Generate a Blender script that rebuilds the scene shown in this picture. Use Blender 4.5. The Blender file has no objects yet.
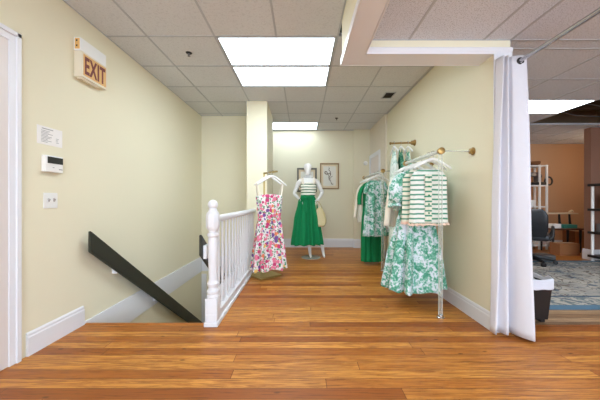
import bpy, bmesh, math, random
from mathutils import Vector, Matrix
random.seed(7)
PI = math.pi
SC = bpy.context.scene
COL = SC.collection

# ------------------------------------------------------------------ materials
def lin(c):
    return tuple(((v/255)/12.92 if v/255 <= .04045 else ((v/255+.055)/1.055)**2.4) for v in c)

class NT:
    """tiny node-tree writer"""
    def __init__(s, name):
        s.m = bpy.data.materials.new(name); s.m.use_nodes = True
        s.t = s.m.node_tree; s.t.nodes.clear()
        s.out = s.t.nodes.new('ShaderNodeOutputMaterial')
    def n(s, typ, **kw):
        nd = s.t.nodes.new(typ)
        for k, v in kw.items():
            if k.startswith('i_'):
                nd.inputs[k[2:].replace('_', ' ')].default_value = v
            else:
                setattr(nd, k, v)
        return nd
    def l(s, a, b): s.t.links.new(a, b)
    def math(s, op, a, b=None, c=None):
        nd = s.t.nodes.new('ShaderNodeMath'); nd.operation = op
        for i, v in enumerate((a, b, c)):
            if v is None: continue
            if isinstance(v, (int, float)): nd.inputs[i].default_value = v
            else: s.l(v, nd.inputs[i])
        return nd.outputs[0]
    def mix(s, f, a, b, blend='MIX'):
        nd = s.t.nodes.new('ShaderNodeMix'); nd.data_type = 'RGBA'; nd.blend_type = blend
        for sock, v in ((nd.inputs[0], f), (nd.inputs[6], a), (nd.inputs[7], b)):
            if isinstance(v, (int, float)): sock.default_value = v
            elif isinstance(v, tuple): sock.default_value = (*v[:3], 1)
            else: s.l(v, sock)
        return nd.outputs[2]
    def ramp(s, f, stops, interp='LINEAR'):
        nd = s.t.nodes.new('ShaderNodeValToRGB'); nd.color_ramp.interpolation = interp
        e = nd.color_ramp.elements
        while len(e) < len(stops): e.new(.5)
        for el, (p, c) in zip(e, stops):
            el.position = p; el.color = (*c, 1) if isinstance(c, tuple) else (c, c, c, 1)
        s.l(f, nd.inputs[0]); return nd.outputs[0]
    def coord(s, kind='Object'):
        return s.t.nodes.new('ShaderNodeTexCoord').outputs[kind]
    def mapping(s, v, scale=(1, 1, 1), loc=(0, 0, 0), rot=(0, 0, 0)):
        nd = s.t.nodes.new('ShaderNodeMapping')
        nd.inputs['Scale'].default_value = scale; nd.inputs['Location'].default_value = loc
        nd.inputs['Rotation'].default_value = rot
        s.l(v, nd.inputs['Vector']); return nd.outputs[0]
    def noise(s, v, scale, detail=2, rough=.5, dist=0):
        nd = s.n('ShaderNodeTexNoise', i_Scale=scale, i_Detail=detail, i_Roughness=rough, i_Distortion=dist)
        s.l(v, nd.inputs['Vector']); return nd
    def bsdf(s, color, rough=.5, metal=0, spec=.5, **kw):
        b = s.n('ShaderNodeBsdfPrincipled')
        if isinstance(color, tuple): b.inputs['Base Color'].default_value = (*color, 1)
        else: s.l(color, b.inputs['Base Color'])
        if isinstance(rough, (int, float)): b.inputs['Roughness'].default_value = rough
        else: s.l(rough, b.inputs['Roughness'])
        b.inputs['Metallic'].default_value = metal
        b.inputs['Specular IOR Level'].default_value = spec
        for k, v in kw.items(): b.inputs[k.replace('_', ' ')].default_value = v
        s.l(b.outputs[0], s.out.inputs['Surface'])
        return b
    def bump(s, b, h, strength=.3, dist=.01):
        nd = s.n('ShaderNodeBump', i_Strength=strength, i_Distance=dist)
        s.l(h, nd.inputs['Height']); s.l(nd.outputs[0], b.inputs['Normal'])

def plain(name, rgb, rough=.5, metal=0, spec=.5, var=.06, scale=9, bump=0, **kw):
    t = NT(name); c = lin(rgb)
    nz = t.noise(t.coord(), scale, 3)
    col = t.mix(nz.outputs[0], tuple(v*(1-var) for v in c), tuple(min(1, v*(1+var)) for v in c))
    b = t.bsdf(col, rough, metal, spec, **kw)
    if bump:
        n2 = t.noise(t.coord(), 90, 2); t.bump(b, n2.outputs[0], bump, .004)
    return t.m

def emit(name, rgb, strength):
    t = NT(name)
    e = t.n('ShaderNodeEmission'); e.inputs[0].default_value = (*rgb, 1); e.inputs[1].default_value = strength
    t.l(e.outputs[0], t.out.inputs['Surface']); return t.m

def wood_floor(name, c1, c2, c3, dark, roughness=.38, width=.088, length=2.3):
    t = NT(name); v = t.mapping(t.coord(), loc=(40.3, 40.0, 0))
    br = t.n('ShaderNodeTexBrick', offset=0.0, squash=1.0, i_Scale=1.0, i_Mortar_Size=.0020, i_Mortar_Smooth=.15,
             i_Bias=0.0, i_Brick_Width=length, i_Row_Height=width)
    br.inputs['Color1'].default_value = (0, 0, 0, 1); br.inputs['Color2'].default_value = (1, 1, 1, 1)
    br.inputs['Mortar'].default_value = (.5, .5, .5, 1)
    sep = t.n('ShaderNodeSeparateXYZ'); t.l(v, sep.inputs[0])
    row = t.math('FLOOR', t.math('DIVIDE', sep.outputs[1], width))
    wn = t.n('ShaderNodeTexWhiteNoise', noise_dimensions='1D'); t.l(row, wn.inputs['W'])
    plank = t.math('ADD', t.math('MULTIPLY', br.outputs[0], .55), t.math('MULTIPLY', wn.outputs[0], .45))
    base = t.ramp(plank, [(.12, lin(c3)), (.38, lin(c2)), (.62, lin(c1)), (.9, lin(tuple(min(255, x*1.06) for x in c1)))])
    # grain: noise drawn out along the boards, shifted row by row
    comb = t.n('ShaderNodeCombineXYZ')
    t.l(t.math('ADD', sep.outputs[0], t.math('MULTIPLY', wn.outputs[0], 17.0)), comb.inputs[0])
    t.l(sep.outputs[1], comb.inputs[1]); t.l(sep.outputs[2], comb.inputs[2])
    t.l(comb.outputs[0], br.inputs['Vector'])
    g1 = t.noise(t.mapping(comb.outputs[0], (2.6, 38, 1)), 1.0, 6, .66, 1.1)
    g2 = t.noise(t.mapping(comb.outputs[0], (4.5, 120, 1)), 1.0, 4, .65, .6)
    f1 = t.ramp(g1.outputs[0], [(.40, 1.0), (.58, 0.0)])
    col = t.mix(t.math('MULTIPLY', f1, .7), base, lin(c3))
    f2 = t.ramp(g2.outputs[0], [(.38, 1.0), (.48, 0.0)])
    col = t.mix(t.math('MULTIPLY', f2, .5), col, lin(dark))
    # knots and nail marks
    vo = t.n('ShaderNodeTexVoronoi', i_Scale=1.0); t.l(t.mapping(v, (3.1, 7.5, 1)), vo.inputs['Vector'])
    k = t.ramp(vo.outputs['Distance'], [(.035, 1.0), (.075, 0.0)])
    col = t.mix(t.math('MULTIPLY', k, .75), col, lin((70, 42, 25)))
    # wear stains
    st = t.noise(v, 1.3, 3, .55)
    col = t.mix(t.ramp(st.outputs[0], [(.45, 0.0), (.75, .28)]), col, lin(c2))
    col = t.mix(t.math('MULTIPLY', br.outputs[1], .8), col, lin(dark))
    rr = t.math('ADD', t.math('MULTIPLY', g1.outputs[0], .2), roughness-.1)
    b = t.bsdf(col, rr, 0, .3)
    h = t.math('SUBTRACT', t.math('MULTIPLY', g1.outputs[0], .25), br.outputs[1])
    t.bump(b, h, .25, .003)
    return t.m

def tile_mat(name, rgb, specks, scale, amount):
    t = NT(name); v = t.coord(); c = lin(rgb)
    sep = t.n('ShaderNodeSeparateXYZ'); t.l(v, sep.inputs[0])
    nz = t.noise(v, scale, 3, .6); n2 = t.noise(v, 1.1, 1)
    base = t.mix(n2.outputs[0], tuple(x*.94 for x in c), tuple(min(1, x*1.05) for x in c))
    f = t.ramp(nz.outputs[0], [(.36, 1.0), (.47, 0.0)])
    col = t.mix(t.math('MULTIPLY', f, amount), base, lin(specks))
    b = t.bsdf(col, .95, 0, .1)
    t.bump(b, nz.outputs[0], .35, .004)
    return t.m

def stripes(name, base, line, period, duty, phase=0.0):
    t = NT(name); v = t.coord()
    sep = t.n('ShaderNodeSeparateXYZ'); t.l(v, sep.inputs[0])
    wob = t.noise(v, 9, 1)
    z = t.math('ADD', sep.outputs[2], t.math('MULTIPLY', wob.outputs[0], .012))
    fr = t.math('FRACT', t.math('ADD', t.math('DIVIDE', z, period), phase))
    f = t.math('LESS_THAN', fr, duty)
    col = t.mix(f, lin(base), lin(line))
    b = t.bsdf(col, .85, 0, .15)
    n2 = t.noise(v, 260, 1); t.bump(b, n2.outputs[0], .2, .002)
    return t.m

def toile(name, base, green, deep, scale=13, cover=.5):
    t = NT(name); v = t.coord()
    n1 = t.noise(v, scale, 4, .65, .8); n2 = t.noise(v, scale*3.1, 3, .6, .5); n3 = t.noise(v, scale*.45, 1)
    s = t.math('ADD', t.math('MULTIPLY', n1.outputs[0], .55), t.math('ADD', t.math('MULTIPLY', n2.outputs[0], .35), t.math('MULTIPLY', n3.outputs[0], .10)))
    f = t.ramp(s, [(cover-.015, 0.0), (cover+.02, 1.0)])
    col = t.mix(t.math('MULTIPLY', f, .88), lin(base), lin(green))
    f2 = t.ramp(s, [(cover+.045, 0.0), (cover+.085, 1.0)])
    col = t.mix(t.math('MULTIPLY', f2, .7), col, lin(deep))
    b = t.bsdf(col, .85, 0, .15)
    return t.m

def floral(name):
    t = NT(name); v = t.coord()
    dn = t.noise(v, 30, 2)
    vv = t.n('ShaderNodeVectorMath', operation='ADD'); t.l(v, vv.inputs[0])
    sc = t.n('ShaderNodeVectorMath', operation='SCALE'); t.l(dn.outputs[1], sc.inputs[0]); sc.inputs['Scale'].default_value = .022
    t.l(sc.outputs[0], vv.inputs[1])
    col = lin((230, 224, 222))
    def layer(col, scale, r, stops, seed):
        vo = t.n('ShaderNodeTexVoronoi', i_Scale=scale, i_Randomness=.9)
        t.l(t.mapping(vv.outputs[0], loc=(seed, seed*.7, seed*1.3)), vo.inputs['Vector'])
        sp = t.n('ShaderNodeSeparateColor'); t.l(vo.outputs['Color'], sp.inputs[0])
        c = t.ramp(sp.outputs[0], stops, 'CONSTANT')
        rad = t.math('ADD', t.math('MULTIPLY', sp.outputs[1], r*.5), r*.6)
        f = t.math('LESS_THAN', vo.outputs['Distance'], rad)
        return t.mix(f, col, c)
    G1, G2 = lin((70, 140, 95)), lin((110, 160, 120))
    col = layer(col, 36, .50, [(0, G1), (.45, G2), (.7, lin((235, 200, 205))), (.85, lin((60, 115, 85)))], 3.1)
    PK, MG, PU, OR = lin((224, 122, 148)), lin((198, 66, 114)), lin((120, 84, 146)), lin((224, 130, 96))
    col = layer(col, 19, .58, [(0, PK), (.3, MG), (.52, PU), (.66, OR), (.78, lin((230, 190, 110))), (.86, PK)], 9.7)
    t.bsdf(col, .85, 0, .15)
    return t.m

def rug_mat(x0, x1, y0, y1):
    t = NT('rug_pile'); v = t.coord('Object')
    sep = t.n('ShaderNodeSeparateXYZ'); t.l(v, sep.inputs[0])
    hx, hy = (x1-x0)/2, (y1-y0)/2
    dx = t.math('SUBTRACT', hx, t.math('ABSOLUTE', sep.outputs[0]))
    dy = t.math('SUBTRACT', hy, t.math('ABSOLUTE', sep.outputs[1]))
    d = t.math('MINIMUM', dx, dy)
    cream, grey, slate, brown = lin((174, 168, 158)), lin((134, 134, 132)), lin((76, 90, 106)), lin((82, 66, 56))
    n0 = t.noise(v, 2.2, 3, .6); field = t.mix(t.ramp(n0.outputs[0], [(.35, 0.0), (.65, 1.0)]), cream, grey)
    # scrolling vines
    n1 = t.noise(v, 3.6, 2, .5, 1.6)
    vine = t.ramp(n1.outputs[0], [(.455, 0.0), (.475, 1.0), (.50, 1.0), (.52, 0.0)])
    field = t.mix(t.math('MULTIPLY', vine, .75), field, brown)
    n2 = t.noise(t.mapping(v, loc=(5, 2, 0)), 4.6, 2, .5, 1.2)
    v2 = t.ramp(n2.outputs[0], [(.53, 0.0), (.545, 1.0), (.57, 1.0), (.585, 0.0)])
    field = t.mix(t.math('MULTIPLY', v2, .7), field, slate)
    vo = t.n('ShaderNodeTexVoronoi', i_Scale=3.6); t.l(v, vo.inputs['Vector'])
    fl = t.ramp(vo.outputs['Distance'], [(.16, 1.0), (.20, 0.0)])
    field = t.mix(t.math('MULTIPLY', fl, .85), field, slate)
    fl2 = t.ramp(vo.outputs['Distance'], [(.07, 1.0), (.09, 0.0)])
    field = t.mix(fl2, field, lin((60, 52, 50)))
    # border band with cartouches
    bn = t.noise(v, 14, 2, .6, 1); border = t.mix(t.ramp(bn.outputs[0], [(.46, 0.0), (.56, 1.0)]), cream, lin((110, 120, 122)))
    bl = t.math('LESS_THAN', t.math('FRACT', t.math('MULTIPLY', t.math('ADD', sep.outputs[0], sep.outputs[1]), 3.1)), .10)
    border = t.mix(bl, border, slate)
    col = t.mix(t.math('LESS_THAN', d, .36), field, border)
    ed = t.math('LESS_THAN', t.math('ABSOLUTE', t.math('SUBTRACT', d, .36)), .02)
    col = t.mix(ed, col, slate)
    col = t.mix(t.math('LESS_THAN', d, .10), col, lin((88, 118, 140)))
    b = t.bsdf(col, .95, 0, .1)
    pn = t.noise(v, 120, 2); t.bump(b, pn.outputs[0], .5, .006)
    return t.m

def clear_mat(name):
    t = NT(name)
    tr = t.n('ShaderNodeBsdfTransparent'); tr.inputs[0].default_value = (.93, .94, .92, 1)
    gl = t.n('ShaderNodeBsdfPrincipled'); gl.inputs['Base Color'].default_value = (.82, .84, .78, 1); gl.inputs['Roughness'].default_value = .12
    lw = t.n('ShaderNodeLayerWeight', i_Blend=.45)
    f = t.math('ADD', t.math('MULTIPLY', lw.outputs['Facing'], .75), .12)
    mx = t.n('ShaderNodeMixShader'); t.l(f, mx.inputs[0]); t.l(tr.outputs[0], mx.inputs[1]); t.l(gl.outputs[0], mx.inputs[2])
    t.l(mx.outputs[0], t.out.inputs['Surface']); return t.m

M = dict(
    cream=plain('cream_wall_paint', (230, 223, 197), .75, spec=.25, var=.02, scale=1.5),
    white=plain('white_trim_paint', (228, 228, 232), .38, spec=.45, var=.015),
    whitewall=plain('off_white_wall_paint', (226, 217, 200), .75, spec=.25, var=.02),
    tan=plain('tan_wall_paint', (196, 158, 124), .8, spec=.2, var=.03, scale=2),
    brown=plain('brown_wall_paint', (146, 108, 90), .8, spec=.2, var=.04, scale=2),
    grid=plain('grey_ceiling_grid_metal', (178, 183, 190), .6),
    black=plain('black_plastic', (24, 24, 25), .45, var=.15),
    dark=plain('dark_plenum', (22, 19, 17), .9, var=.3, scale=4),
    rail=plain('black_green_painted_wood', (44, 46, 38), .42, var=.12),
    wplas=plain('white_plastic', (236, 235, 232), .4, var=.02),
    wmann=plain('white_mannequin_gloss', (238, 236, 233), .28, spec=.5, var=.01),
    brass=plain('aged_brass', (166, 132, 80), .36, metal=.9, var=.15),
    goldb=plain('brushed_gold_metal', (186, 164, 104), .4, metal=.75, var=.1),
    chrome=plain('brushed_steel', (190, 190, 192), .25, metal=1, var=.05),
    clear=clear_mat('clear_acrylic'),
    curtain=plain('white_curtain_cloth', (216, 215, 221), .85, spec=.15, var=.015, scale=30),
    kgreen=plain('kelly_green_cloth', (24, 126, 76), .8, spec=.15, var=.08, scale=12),
    creamcloth=plain('cream_cloth', (232, 222, 206), .85, spec=.15, var=.03),
    pinkhem=plain('blush_hem_cloth', (236, 205, 185), .85, spec=.15, var=.04),
    bag=plain('cream_leather', (204, 188, 140), .5, var=.05),
    exitbody=plain('ivory_sign_housing', (226, 216, 194), .5, var=.03),
    exitface=plain('tan_sign_face', (220, 172, 104), .5, var=.04),
    exitred=plain('dark_red_letter_paint', (112, 38, 28), .5),
    ivory=plain('ivory_paper', (240, 236, 232), .8),
    ink=plain('grey_print_ink', (168, 166, 164), .8),
    lcd=plain('dark_display', (38, 40, 38), .3),
    steps=plain('pale_stair_wood', (196, 172, 140), .6),  # kept pale so the hidden treads bounce light into the stairwell
    plate=plain('smoked_glass_plate', (150, 160, 150), .15, var=.03),
    leather=plain('black_leather', (30, 32, 38), .38, var=.2, scale=40, bump=.2),
    liner=plain('white_bin_liner_plastic', (214, 216, 226), .45, var=.05, bump=.4),
    joist=plain('aged_joist_wood', (66, 46, 34), .8, var=.2),
    walnut=plain('walnut_wood', (96, 58, 38), .5, var=.2, scale=6),
    card=plain('brown_cardboard', (150, 98, 58), .85, var=.06),
    teal=plain('teal_card', (60, 140, 125), .6),
    linen=plain('beige_linen', (206, 190, 160), .9),
    basket=plain('brown_wicker', (128, 84, 50), .8, var=.3, scale=60),
    grey=plain('grey_metal', (120, 120, 122), .4, metal=.5),
    amber=plain('amber_card', (190, 140, 40), .5),
    framed=plain('dark_frame_wood', (104, 98, 86), .5, var=.15),
    frameb=plain('bronze_frame_wood', (146, 116, 76), .45, var=.15),
    mat=plain('tan_picture_mat', (226, 208, 176), .9, var=.03),
    sheet=plain('drawing_paper', (226, 222, 212), .9, var=.03),
    pencil=plain('pencil_line', (120, 108, 98), .9),
    doorp=plain('door_paint', (222, 212, 208), .4, var=.02),
    striA=stripes('white_green_stripe_knit', (230, 229, 222), (84, 148, 118), .0465, .33),
    striB=stripes('cream_green_stripe_knit', (228, 224, 208), (84, 148, 118), .0465, .33, .4),
    striC=stripes('bodice_stripe_knit', (236, 234, 220), (52, 104, 74), .052, .34, .2),
    toile=toile('green_toile_cloth', (216, 222, 228), (86, 168, 138), (36, 124, 92), 17, .485),
    toile2=toile('mint_toile_cloth', (226, 234, 228), (100, 176, 146), (48, 134, 100), 15, .5),
    pale=toile('pale_mint_cloth', (220, 230, 222), (168, 200, 186), (120, 170, 150), 9, .52),
    deepg=toile('dark_green_print_cloth', (120, 168, 146), (52, 120, 92), (30, 84, 64), 16, .47),
    floral=floral('pink_floral_cloth'),
    floor=wood_floor('heart_pine_floor', (208, 142, 64), (182, 110, 42), (142, 76, 30), (80, 42, 18)),
    greyfloor=wood_floor('worn_grey_brown_boards', (178, 146, 112), (150, 116, 84), (120, 90, 64), (62, 46, 36), .45),
    tile=tile_mat('ceiling_tile_fine', (215, 218, 222), (176, 178, 182), 70, .35),
    tilec=tile_mat('ceiling_tile_fissured', (216, 222, 232), (142, 147, 155), 125, .7),
    lampw=emit('troffer_diffuser', (.80, .92, 1.0), 9.0),
    lampf=emit('far_troffer_diffuser', (.80, .92, 1.0), 4.5),
    lampo=emit('office_troffer_diffuser', (.92, .96, 1.0), 9.0),
    bulb=emit('warm_lamp_glass', (1.0, .82, .6), 24.0),
)

# ------------------------------------------------------------------ geometry
class MB:
    def __init__(s): s.b = bmesh.new(); s.mi = 0
    def face(s, vs):
        try:
            f = s.b.faces.new(vs); f.material_index = s.mi; return f
        except ValueError: return None
    def box(s, x0, x1, y0, y1, z0, z1, bev=0):
        r = bmesh.ops.create_cube(s.b, size=1)
        vs = r['verts']
        for v in vs:
            v.co = Vector(((x0+x1)/2+v.co.x*(x1-x0), (y0+y1)/2+v.co.y*(y1-y0), (z0+z1)/2+v.co.z*(z1-z0)))
        fs = {f for v in vs for f in v.link_faces}
        for f in fs: f.material_index = s.mi
        if bev:
            es = list({e for v in vs for e in v.link_edges})
            bmesh.ops.bevel(s.b, geom=es, offset=bev, segments=2, profile=.6, affect='EDGES', clamp_overlap=True)
        return s
    def obox(s, c, size, rot, bev=0):
        """box of given size centred at c turned by matrix rot"""
        b2 = MB(); b2.mi = s.mi; hx, hy, hz = (q/2 for q in size)
        b2.box(-hx, hx, -hy, hy, -hz, hz, bev)
        mt = Matrix.Translation(c) @ rot.to_4x4()
        b2.b.transform(mt); s.add(b2); return s
    def add(s, o):
        me = bpy.data.meshes.new('tmp'); o.b.to_mesh(me); s.b.from_mesh(me); bpy.data.meshes.remove(me); o.b.free(); return s
    def sweep(s, pts, rad, n=10, flat=1.0, cap=True, up=(0, 0, 1)):
        """tube through points with radii; flat squashes along the frame's second axis"""
        pts = [Vector(p) for p in pts]
        if isinstance(rad, (int, float)): rad = [rad]*len(pts)
        rings = []; ref = None
        for i, p in enumerate(pts):
            d = (pts[min(i+1, len(pts)-1)]-pts[max(i-1, 0)]).normalized()
            if ref is None:
                u = Vector(up); ref = u if abs(d.dot(u)) < .95 else Vector((1, 0, 0))
            a = (ref-d*ref.dot(d))
            if a.length < 1e-5: a = d.orthogonal()
            a.normalize(); b = d.cross(a); ref = a
            rings.append([s.b.verts.new(p+a*math.cos(2*PI*k/n)*rad[i]+b*math.sin(2*PI*k/n)*rad[i]*flat) for k in range(n)])
        for r0, r1 in zip(rings, rings[1:]):
            for k in range(n): s.face((r0[k], r0[(k+1) % n], r1[(k+1) % n], r1[k]))
        if cap: s.face(rings[0][::-1]); s.face(rings[-1])
        return s
    def lathe(s, prof, c=(0, 0, 0), n=20, rot=None):
        """profile (r, z) turned about z at c; rot is an optional matrix"""
        R = rot.to_3x3() if rot else Matrix.Identity(3); c = Vector(c); rings = []
        for r, z in prof:
            rings.append([s.b.verts.new(c+R @ Vector((r*math.cos(2*PI*k/n), r*math.sin(2*PI*k/n), z))) for k in range(n)])
        for r0, r1 in zip(rings, rings[1:]):
            for k in range(n): s.face((r0[k], r0[(k+1) % n], r1[(k+1) % n], r1[k]))
        s.face(rings[0][::-1]); s.face(rings[-1])
        return s
    def prism(s, poly, lo, hi, axis='z'):
        def P(a, b, h):
            return {'z': (a, b, h), 'x': (h, a, b), 'y': (a, h, b)}[axis]
        A = [s.b.verts.new(P(a, b, lo)) for a, b in poly]; B = [s.b.verts.new(P(a, b, hi)) for a, b in poly]
        n = len(poly)
        for k in range(n): s.face((A[k], A[(k+1) % n], B[(k+1) % n], B[k]))
        s.face(A[::-1]); s.face(B); return s
    def grid(s, fn, nu, nv, closeu=False):
        vs = [[s.b.verts.new(fn(i/(nu if closeu else nu-1), j/(nv-1))) for i in range(nu)] for j in range(nv)]
        for j in range(nv-1):
            for i in range(nu if closeu else nu-1):
                s.face((vs[j][i], vs[j][(i+1) % nu], vs[j+1][(i+1) % nu], vs[j+1][i]))
        return vs

ORG = {}
def _link(name, data, parent, loc):
    o = bpy.data.objects.new(name, data); COL.objects.link(o)
    if parent is not None:
        o.parent = parent; ORG[o.name] = ORG[parent.name]; o.location = (0, 0, 0)
    else:
        o.location = loc; ORG[o.name] = Vector(loc)
    return o

def mk(name, mb, mat, parent=None, loc=None, smooth=False, solid=0, subsurf=0):
    """link a bmesh (drawn in world space) as one mesh object"""
    me = bpy.data.meshes.new(name)
    bm = mb.b if isinstance(mb, MB) else mb
    bmesh.ops.recalc_face_normals(bm, faces=bm.faces[:])
    if parent is not None: off = ORG[parent.name]
    else:
        if loc is None:
            xs = [v.co for v in bm.verts]
            loc = ((min(c.x for c in xs)+max(c.x for c in xs))/2, (min(c.y for c in xs)+max(c.y for c in xs))/2, min(c.z for c in xs))
        off = Vector(loc)
    bm.transform(Matrix.Translation(-off))
    bm.to_mesh(me); bm.free()
    for m_ in (mat if isinstance(mat, (list, tuple)) else [mat]): me.materials.append(m_)
    if smooth:
        for p in me.polygons: p.use_smooth = True
        if smooth == 'auto':
            me.set_sharp_from_angle(angle=math.radians(38))
    o = _link(name, me, parent, tuple(off))
    if solid:
        sm = o.modifiers.new('thickness', 'SOLIDIFY'); sm.thickness = solid; sm.offset = 0
    if subsurf:
        ss = o.modifiers.new('smooth', 'SUBSURF'); ss.levels = subsurf; ss.render_levels = subsurf
    return o

def thing(name, label, cat, loc, group=None):
    o = _link(name, None, None, loc); o.empty_display_size = .1
    return tag(o, label, cat, group)
def tag(o, label, cat, group=None):
    o['label'] = label; o['category'] = cat
    if group: o['group'] = group
    return o
def struct(name, mb, mat, parent=None, **kw):
    o = mk(name, mb, mat, parent, **kw)
    if parent is None: o['kind'] = 'structure'
    return o
def copy_thing(o, loc, label=None, parent=None):
    c = o.copy(); COL.objects.link(c)
    if parent is None:
        c.location = loc; ORG[c.name] = Vector(loc)
        if label: c['label'] = label
    else:
        c.parent = parent; ORG[c.name] = ORG[parent.name]
    for ch in list(o.children): copy_thing(ch, None, None, c)
    return c

def text_mesh(txt, size, extrude=.001, offset=0.0, align='CENTER', space=1.0):
    cu = bpy.data.curves.new('lettering', 'FONT'); cu.body = txt; cu.size = size; cu.extrude = extrude; cu.offset = offset
    cu.align_x = align; cu.space_character = space; cu.align_y = 'CENTER'
    o = bpy.data.objects.new('lettering', cu); COL.objects.link(o)
    dg = bpy.context.evaluated_depsgraph_get(); dg.update()
    me = bpy.data.meshes.new_from_object(o.evaluated_get(dg))
    bm = bmesh.new(); bm.from_mesh(me)
    bpy.data.objects.remove(o); bpy.data.curves.remove(cu); bpy.data.meshes.remove(me)
    return bm

# ------------------------------------------------------------------ measures
EYE = 1.10
CH = 2.72            # main ceiling
CL = 2.433           # lower ceiling on the right
ROOF = 3.25
XL, XR = -1.938, 1.60
YB = 6.48            # back wall of the shop
YO = 6.60            # back wall of the back office
YR = -3.2            # wall behind the viewer
XE = 7.0             # far right wall
SY0, SY1, SXR = 2.458, 5.36, -.85     # stairwell opening
WY = 2.317           # near end of the right-hand wall

# ------------------------------------------------------------------ floor
f = MB()
for (x0, x1, y0, y1) in ((XL-.12, XE, YR, SY0), (SXR, XE, SY0, SY1), (XL-.12, XE, SY1, YO)):
    f.box(x0, x1, y0, y1, -.25, 0)
struct('floor', f, M['floor'], loc=(0, 0, 0))
g = MB(); g.box(XR+.137, XE, 2.45, 5.02, 0, .002)
struct('floor_office', g, M['greyfloor'], loc=(0, 0, 0))
n = MB(); n.box(XL, SXR, SY0-.001, SY0+.028, -.03, .004, .004)
struct('trim_stair_nosing', n, M['floor'], loc=(0, 0, 0))

# ------------------------------------------------------------------ walls
w = MB(); w.box(XL-.12, XL, YR, SY1+.1, -2.9, ROOF); w.box(XL-.12, XL, SY1+.1, YB, 0, ROOF)
struct('wall_left', w, M['cream'], loc=(0, 0, 0))
w = MB(); w.box(XL, -.60, SY1, SY1+.1, -2.9, ROOF)
struct('wall_stairwell_back', w, M['cream'], loc=(0, 0, 0))
w = MB(); w.box(SXR, SXR+.11, SY0, SY1, -2.9, -.25); w.box(XL, SXR+.11, SY0-.1, SY0, -2.9, -.25)
struct('wall_stairwell_right', w, M['cream'], loc=(0, 0, 0))
w = MB(); w.box(-.905, -.573, 4.55, SY1+.1, 0, ROOF)
struct('wall_stub', w, M['cream'], loc=(0, 0, 0))
w = MB(); w.box(XL-.12, XR+.137, YB, YB+.1, 0, ROOF); w.box(1.20, XR, 6.39, YB, 0, CH)
struct('wall_back', w, M['cream'], loc=(0, 0, 0))
w = MB(); w.box(XR, XR+.137, WY, YO, 0, ROOF)
struct('wall_right', w, M['cream'], loc=(0, 0, 0))
w = MB(); w.box(1.565, XR, 5.23, 6.39, 0, CH)
struct('wall_right_far', w, M['whitewall'], loc=(0, 0, 0))
w = MB(); w.box(XR+.137, XE, YO, YO+.1, 0, ROOF)
struct('wall_office_back', w, M['tan'], loc=(0, 0, 0))
w = MB(); w.box(5.30, XE, 5.10, 5.225, 0, CL)
struct('wall_office_partition', w, M['brown'], loc=(0, 0, 0))
w = MB(); w.box(XE, XE+.1, YR, YO, 0, ROOF)
struct('wall_far_right', w, M['tan'], loc=(0, 0, 0))
# wall behind the viewer with an unseen, inferred window, widened for extra cool light
WX0, WX1, WZ0, WZ1 = -1.4, 4.4, .45, 2.3
w = MB()
for a in ((XL-.12, WX0, 0, ROOF), (WX1, XE, 0, ROOF), (WX0, WX1, 0, WZ0), (WX0, WX1, WZ1, ROOF)):
    w.box(a[0], a[1], YR-.12, YR, a[2], a[3])
struct('wall_rear', w, M['cream'], loc=(0, 0, 0))
wf = MB()
for x in [WX0+(WX1-WX0)*k/5 for k in range(6)]: wf.box(x-.035, x+.035, YR-.11, YR+.015, WZ0, WZ1)
for z in (WZ0, (WZ0+WZ1)/2, WZ1): wf.box(WX0-.035, WX1+.035, YR-.11, YR+.015, z-.03, z+.03)
win = struct('window_1', wf, M['white'], loc=(0, 0, 0))
t = NT('window_glass'); tr = t.n('ShaderNodeBsdfTransparent'); gl = t.n('ShaderNodeBsdfGlossy', i_Roughness=.02)
mx = t.n('ShaderNodeMixShader'); mx.inputs[0].default_value = .06
t.l(tr.outputs[0], mx.inputs[1]); t.l(gl.outputs[0], mx.inputs[2]); t.l(mx.outputs[0], t.out.inputs[0])
pn = MB(); pn.box(WX0, WX1, YR-.07, YR-.064, WZ0, WZ1); mk('window_pane', pn, t.m, win)
r = MB(); r.box(XL-.12, XE, YR, YO+.1, ROOF, ROOF+.1)
struct('roof_slab', r, M['dark'], loc=(0, 0, 0))

# header (dropped beam) round the lower ceiling
h = MB()
h.box(.36, .525, YR, 2.506, 2.317, CH+.06); h.box(.525, XR, WY, 2.506, 2.317, CH+.06)
struct('wall_header', h, M['cream'], loc=(0, 0, 0))
h = MB(); h.box(.3485, .36, YR, 2.516, 2.312, 2.372, .003); h.box(.36, XR, 2.506, 2.516, 2.312, 2.372, .003)
struct('trim_1', h, M['white'], loc=(0, 0, 0))
h = MB()
h.prism([(WY, 2.312), (WY, 2.372), (WY-.006, 2.372), (WY-.016, 2.362), (WY-.016, 2.335), (WY-.010, 2.325), (WY-.010, 2.312)], .525, XR+.145, 'x')
h.prism([(.525, 2.312), (.525, 2.372), (.531, 2.372), (.541, 2.362), (.541, 2.335), (.535, 2.325), (.535, 2.312)], YR, WY, 'y')
struct('trim_2', h, M['white'], loc=(0, 0, 0))
h = MB(); h.prism([(.362, YR), (.523, YR), (.523, WY+.002), (XR, WY+.002), (XR, 2.504), (.362, 2.504)], 2.313, 2.317, 'z')
struct('trim_6', h, M['white'], loc=(0, 0, 0))
# white jamb board closing the near end of the right-hand wall
h = MB(); h.box(XR-.006, XR+.143, WY-.012, WY, 0, 2.312, .003)
struct('trim_3', h, M['white'], loc=(0, 0, 0))

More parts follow.
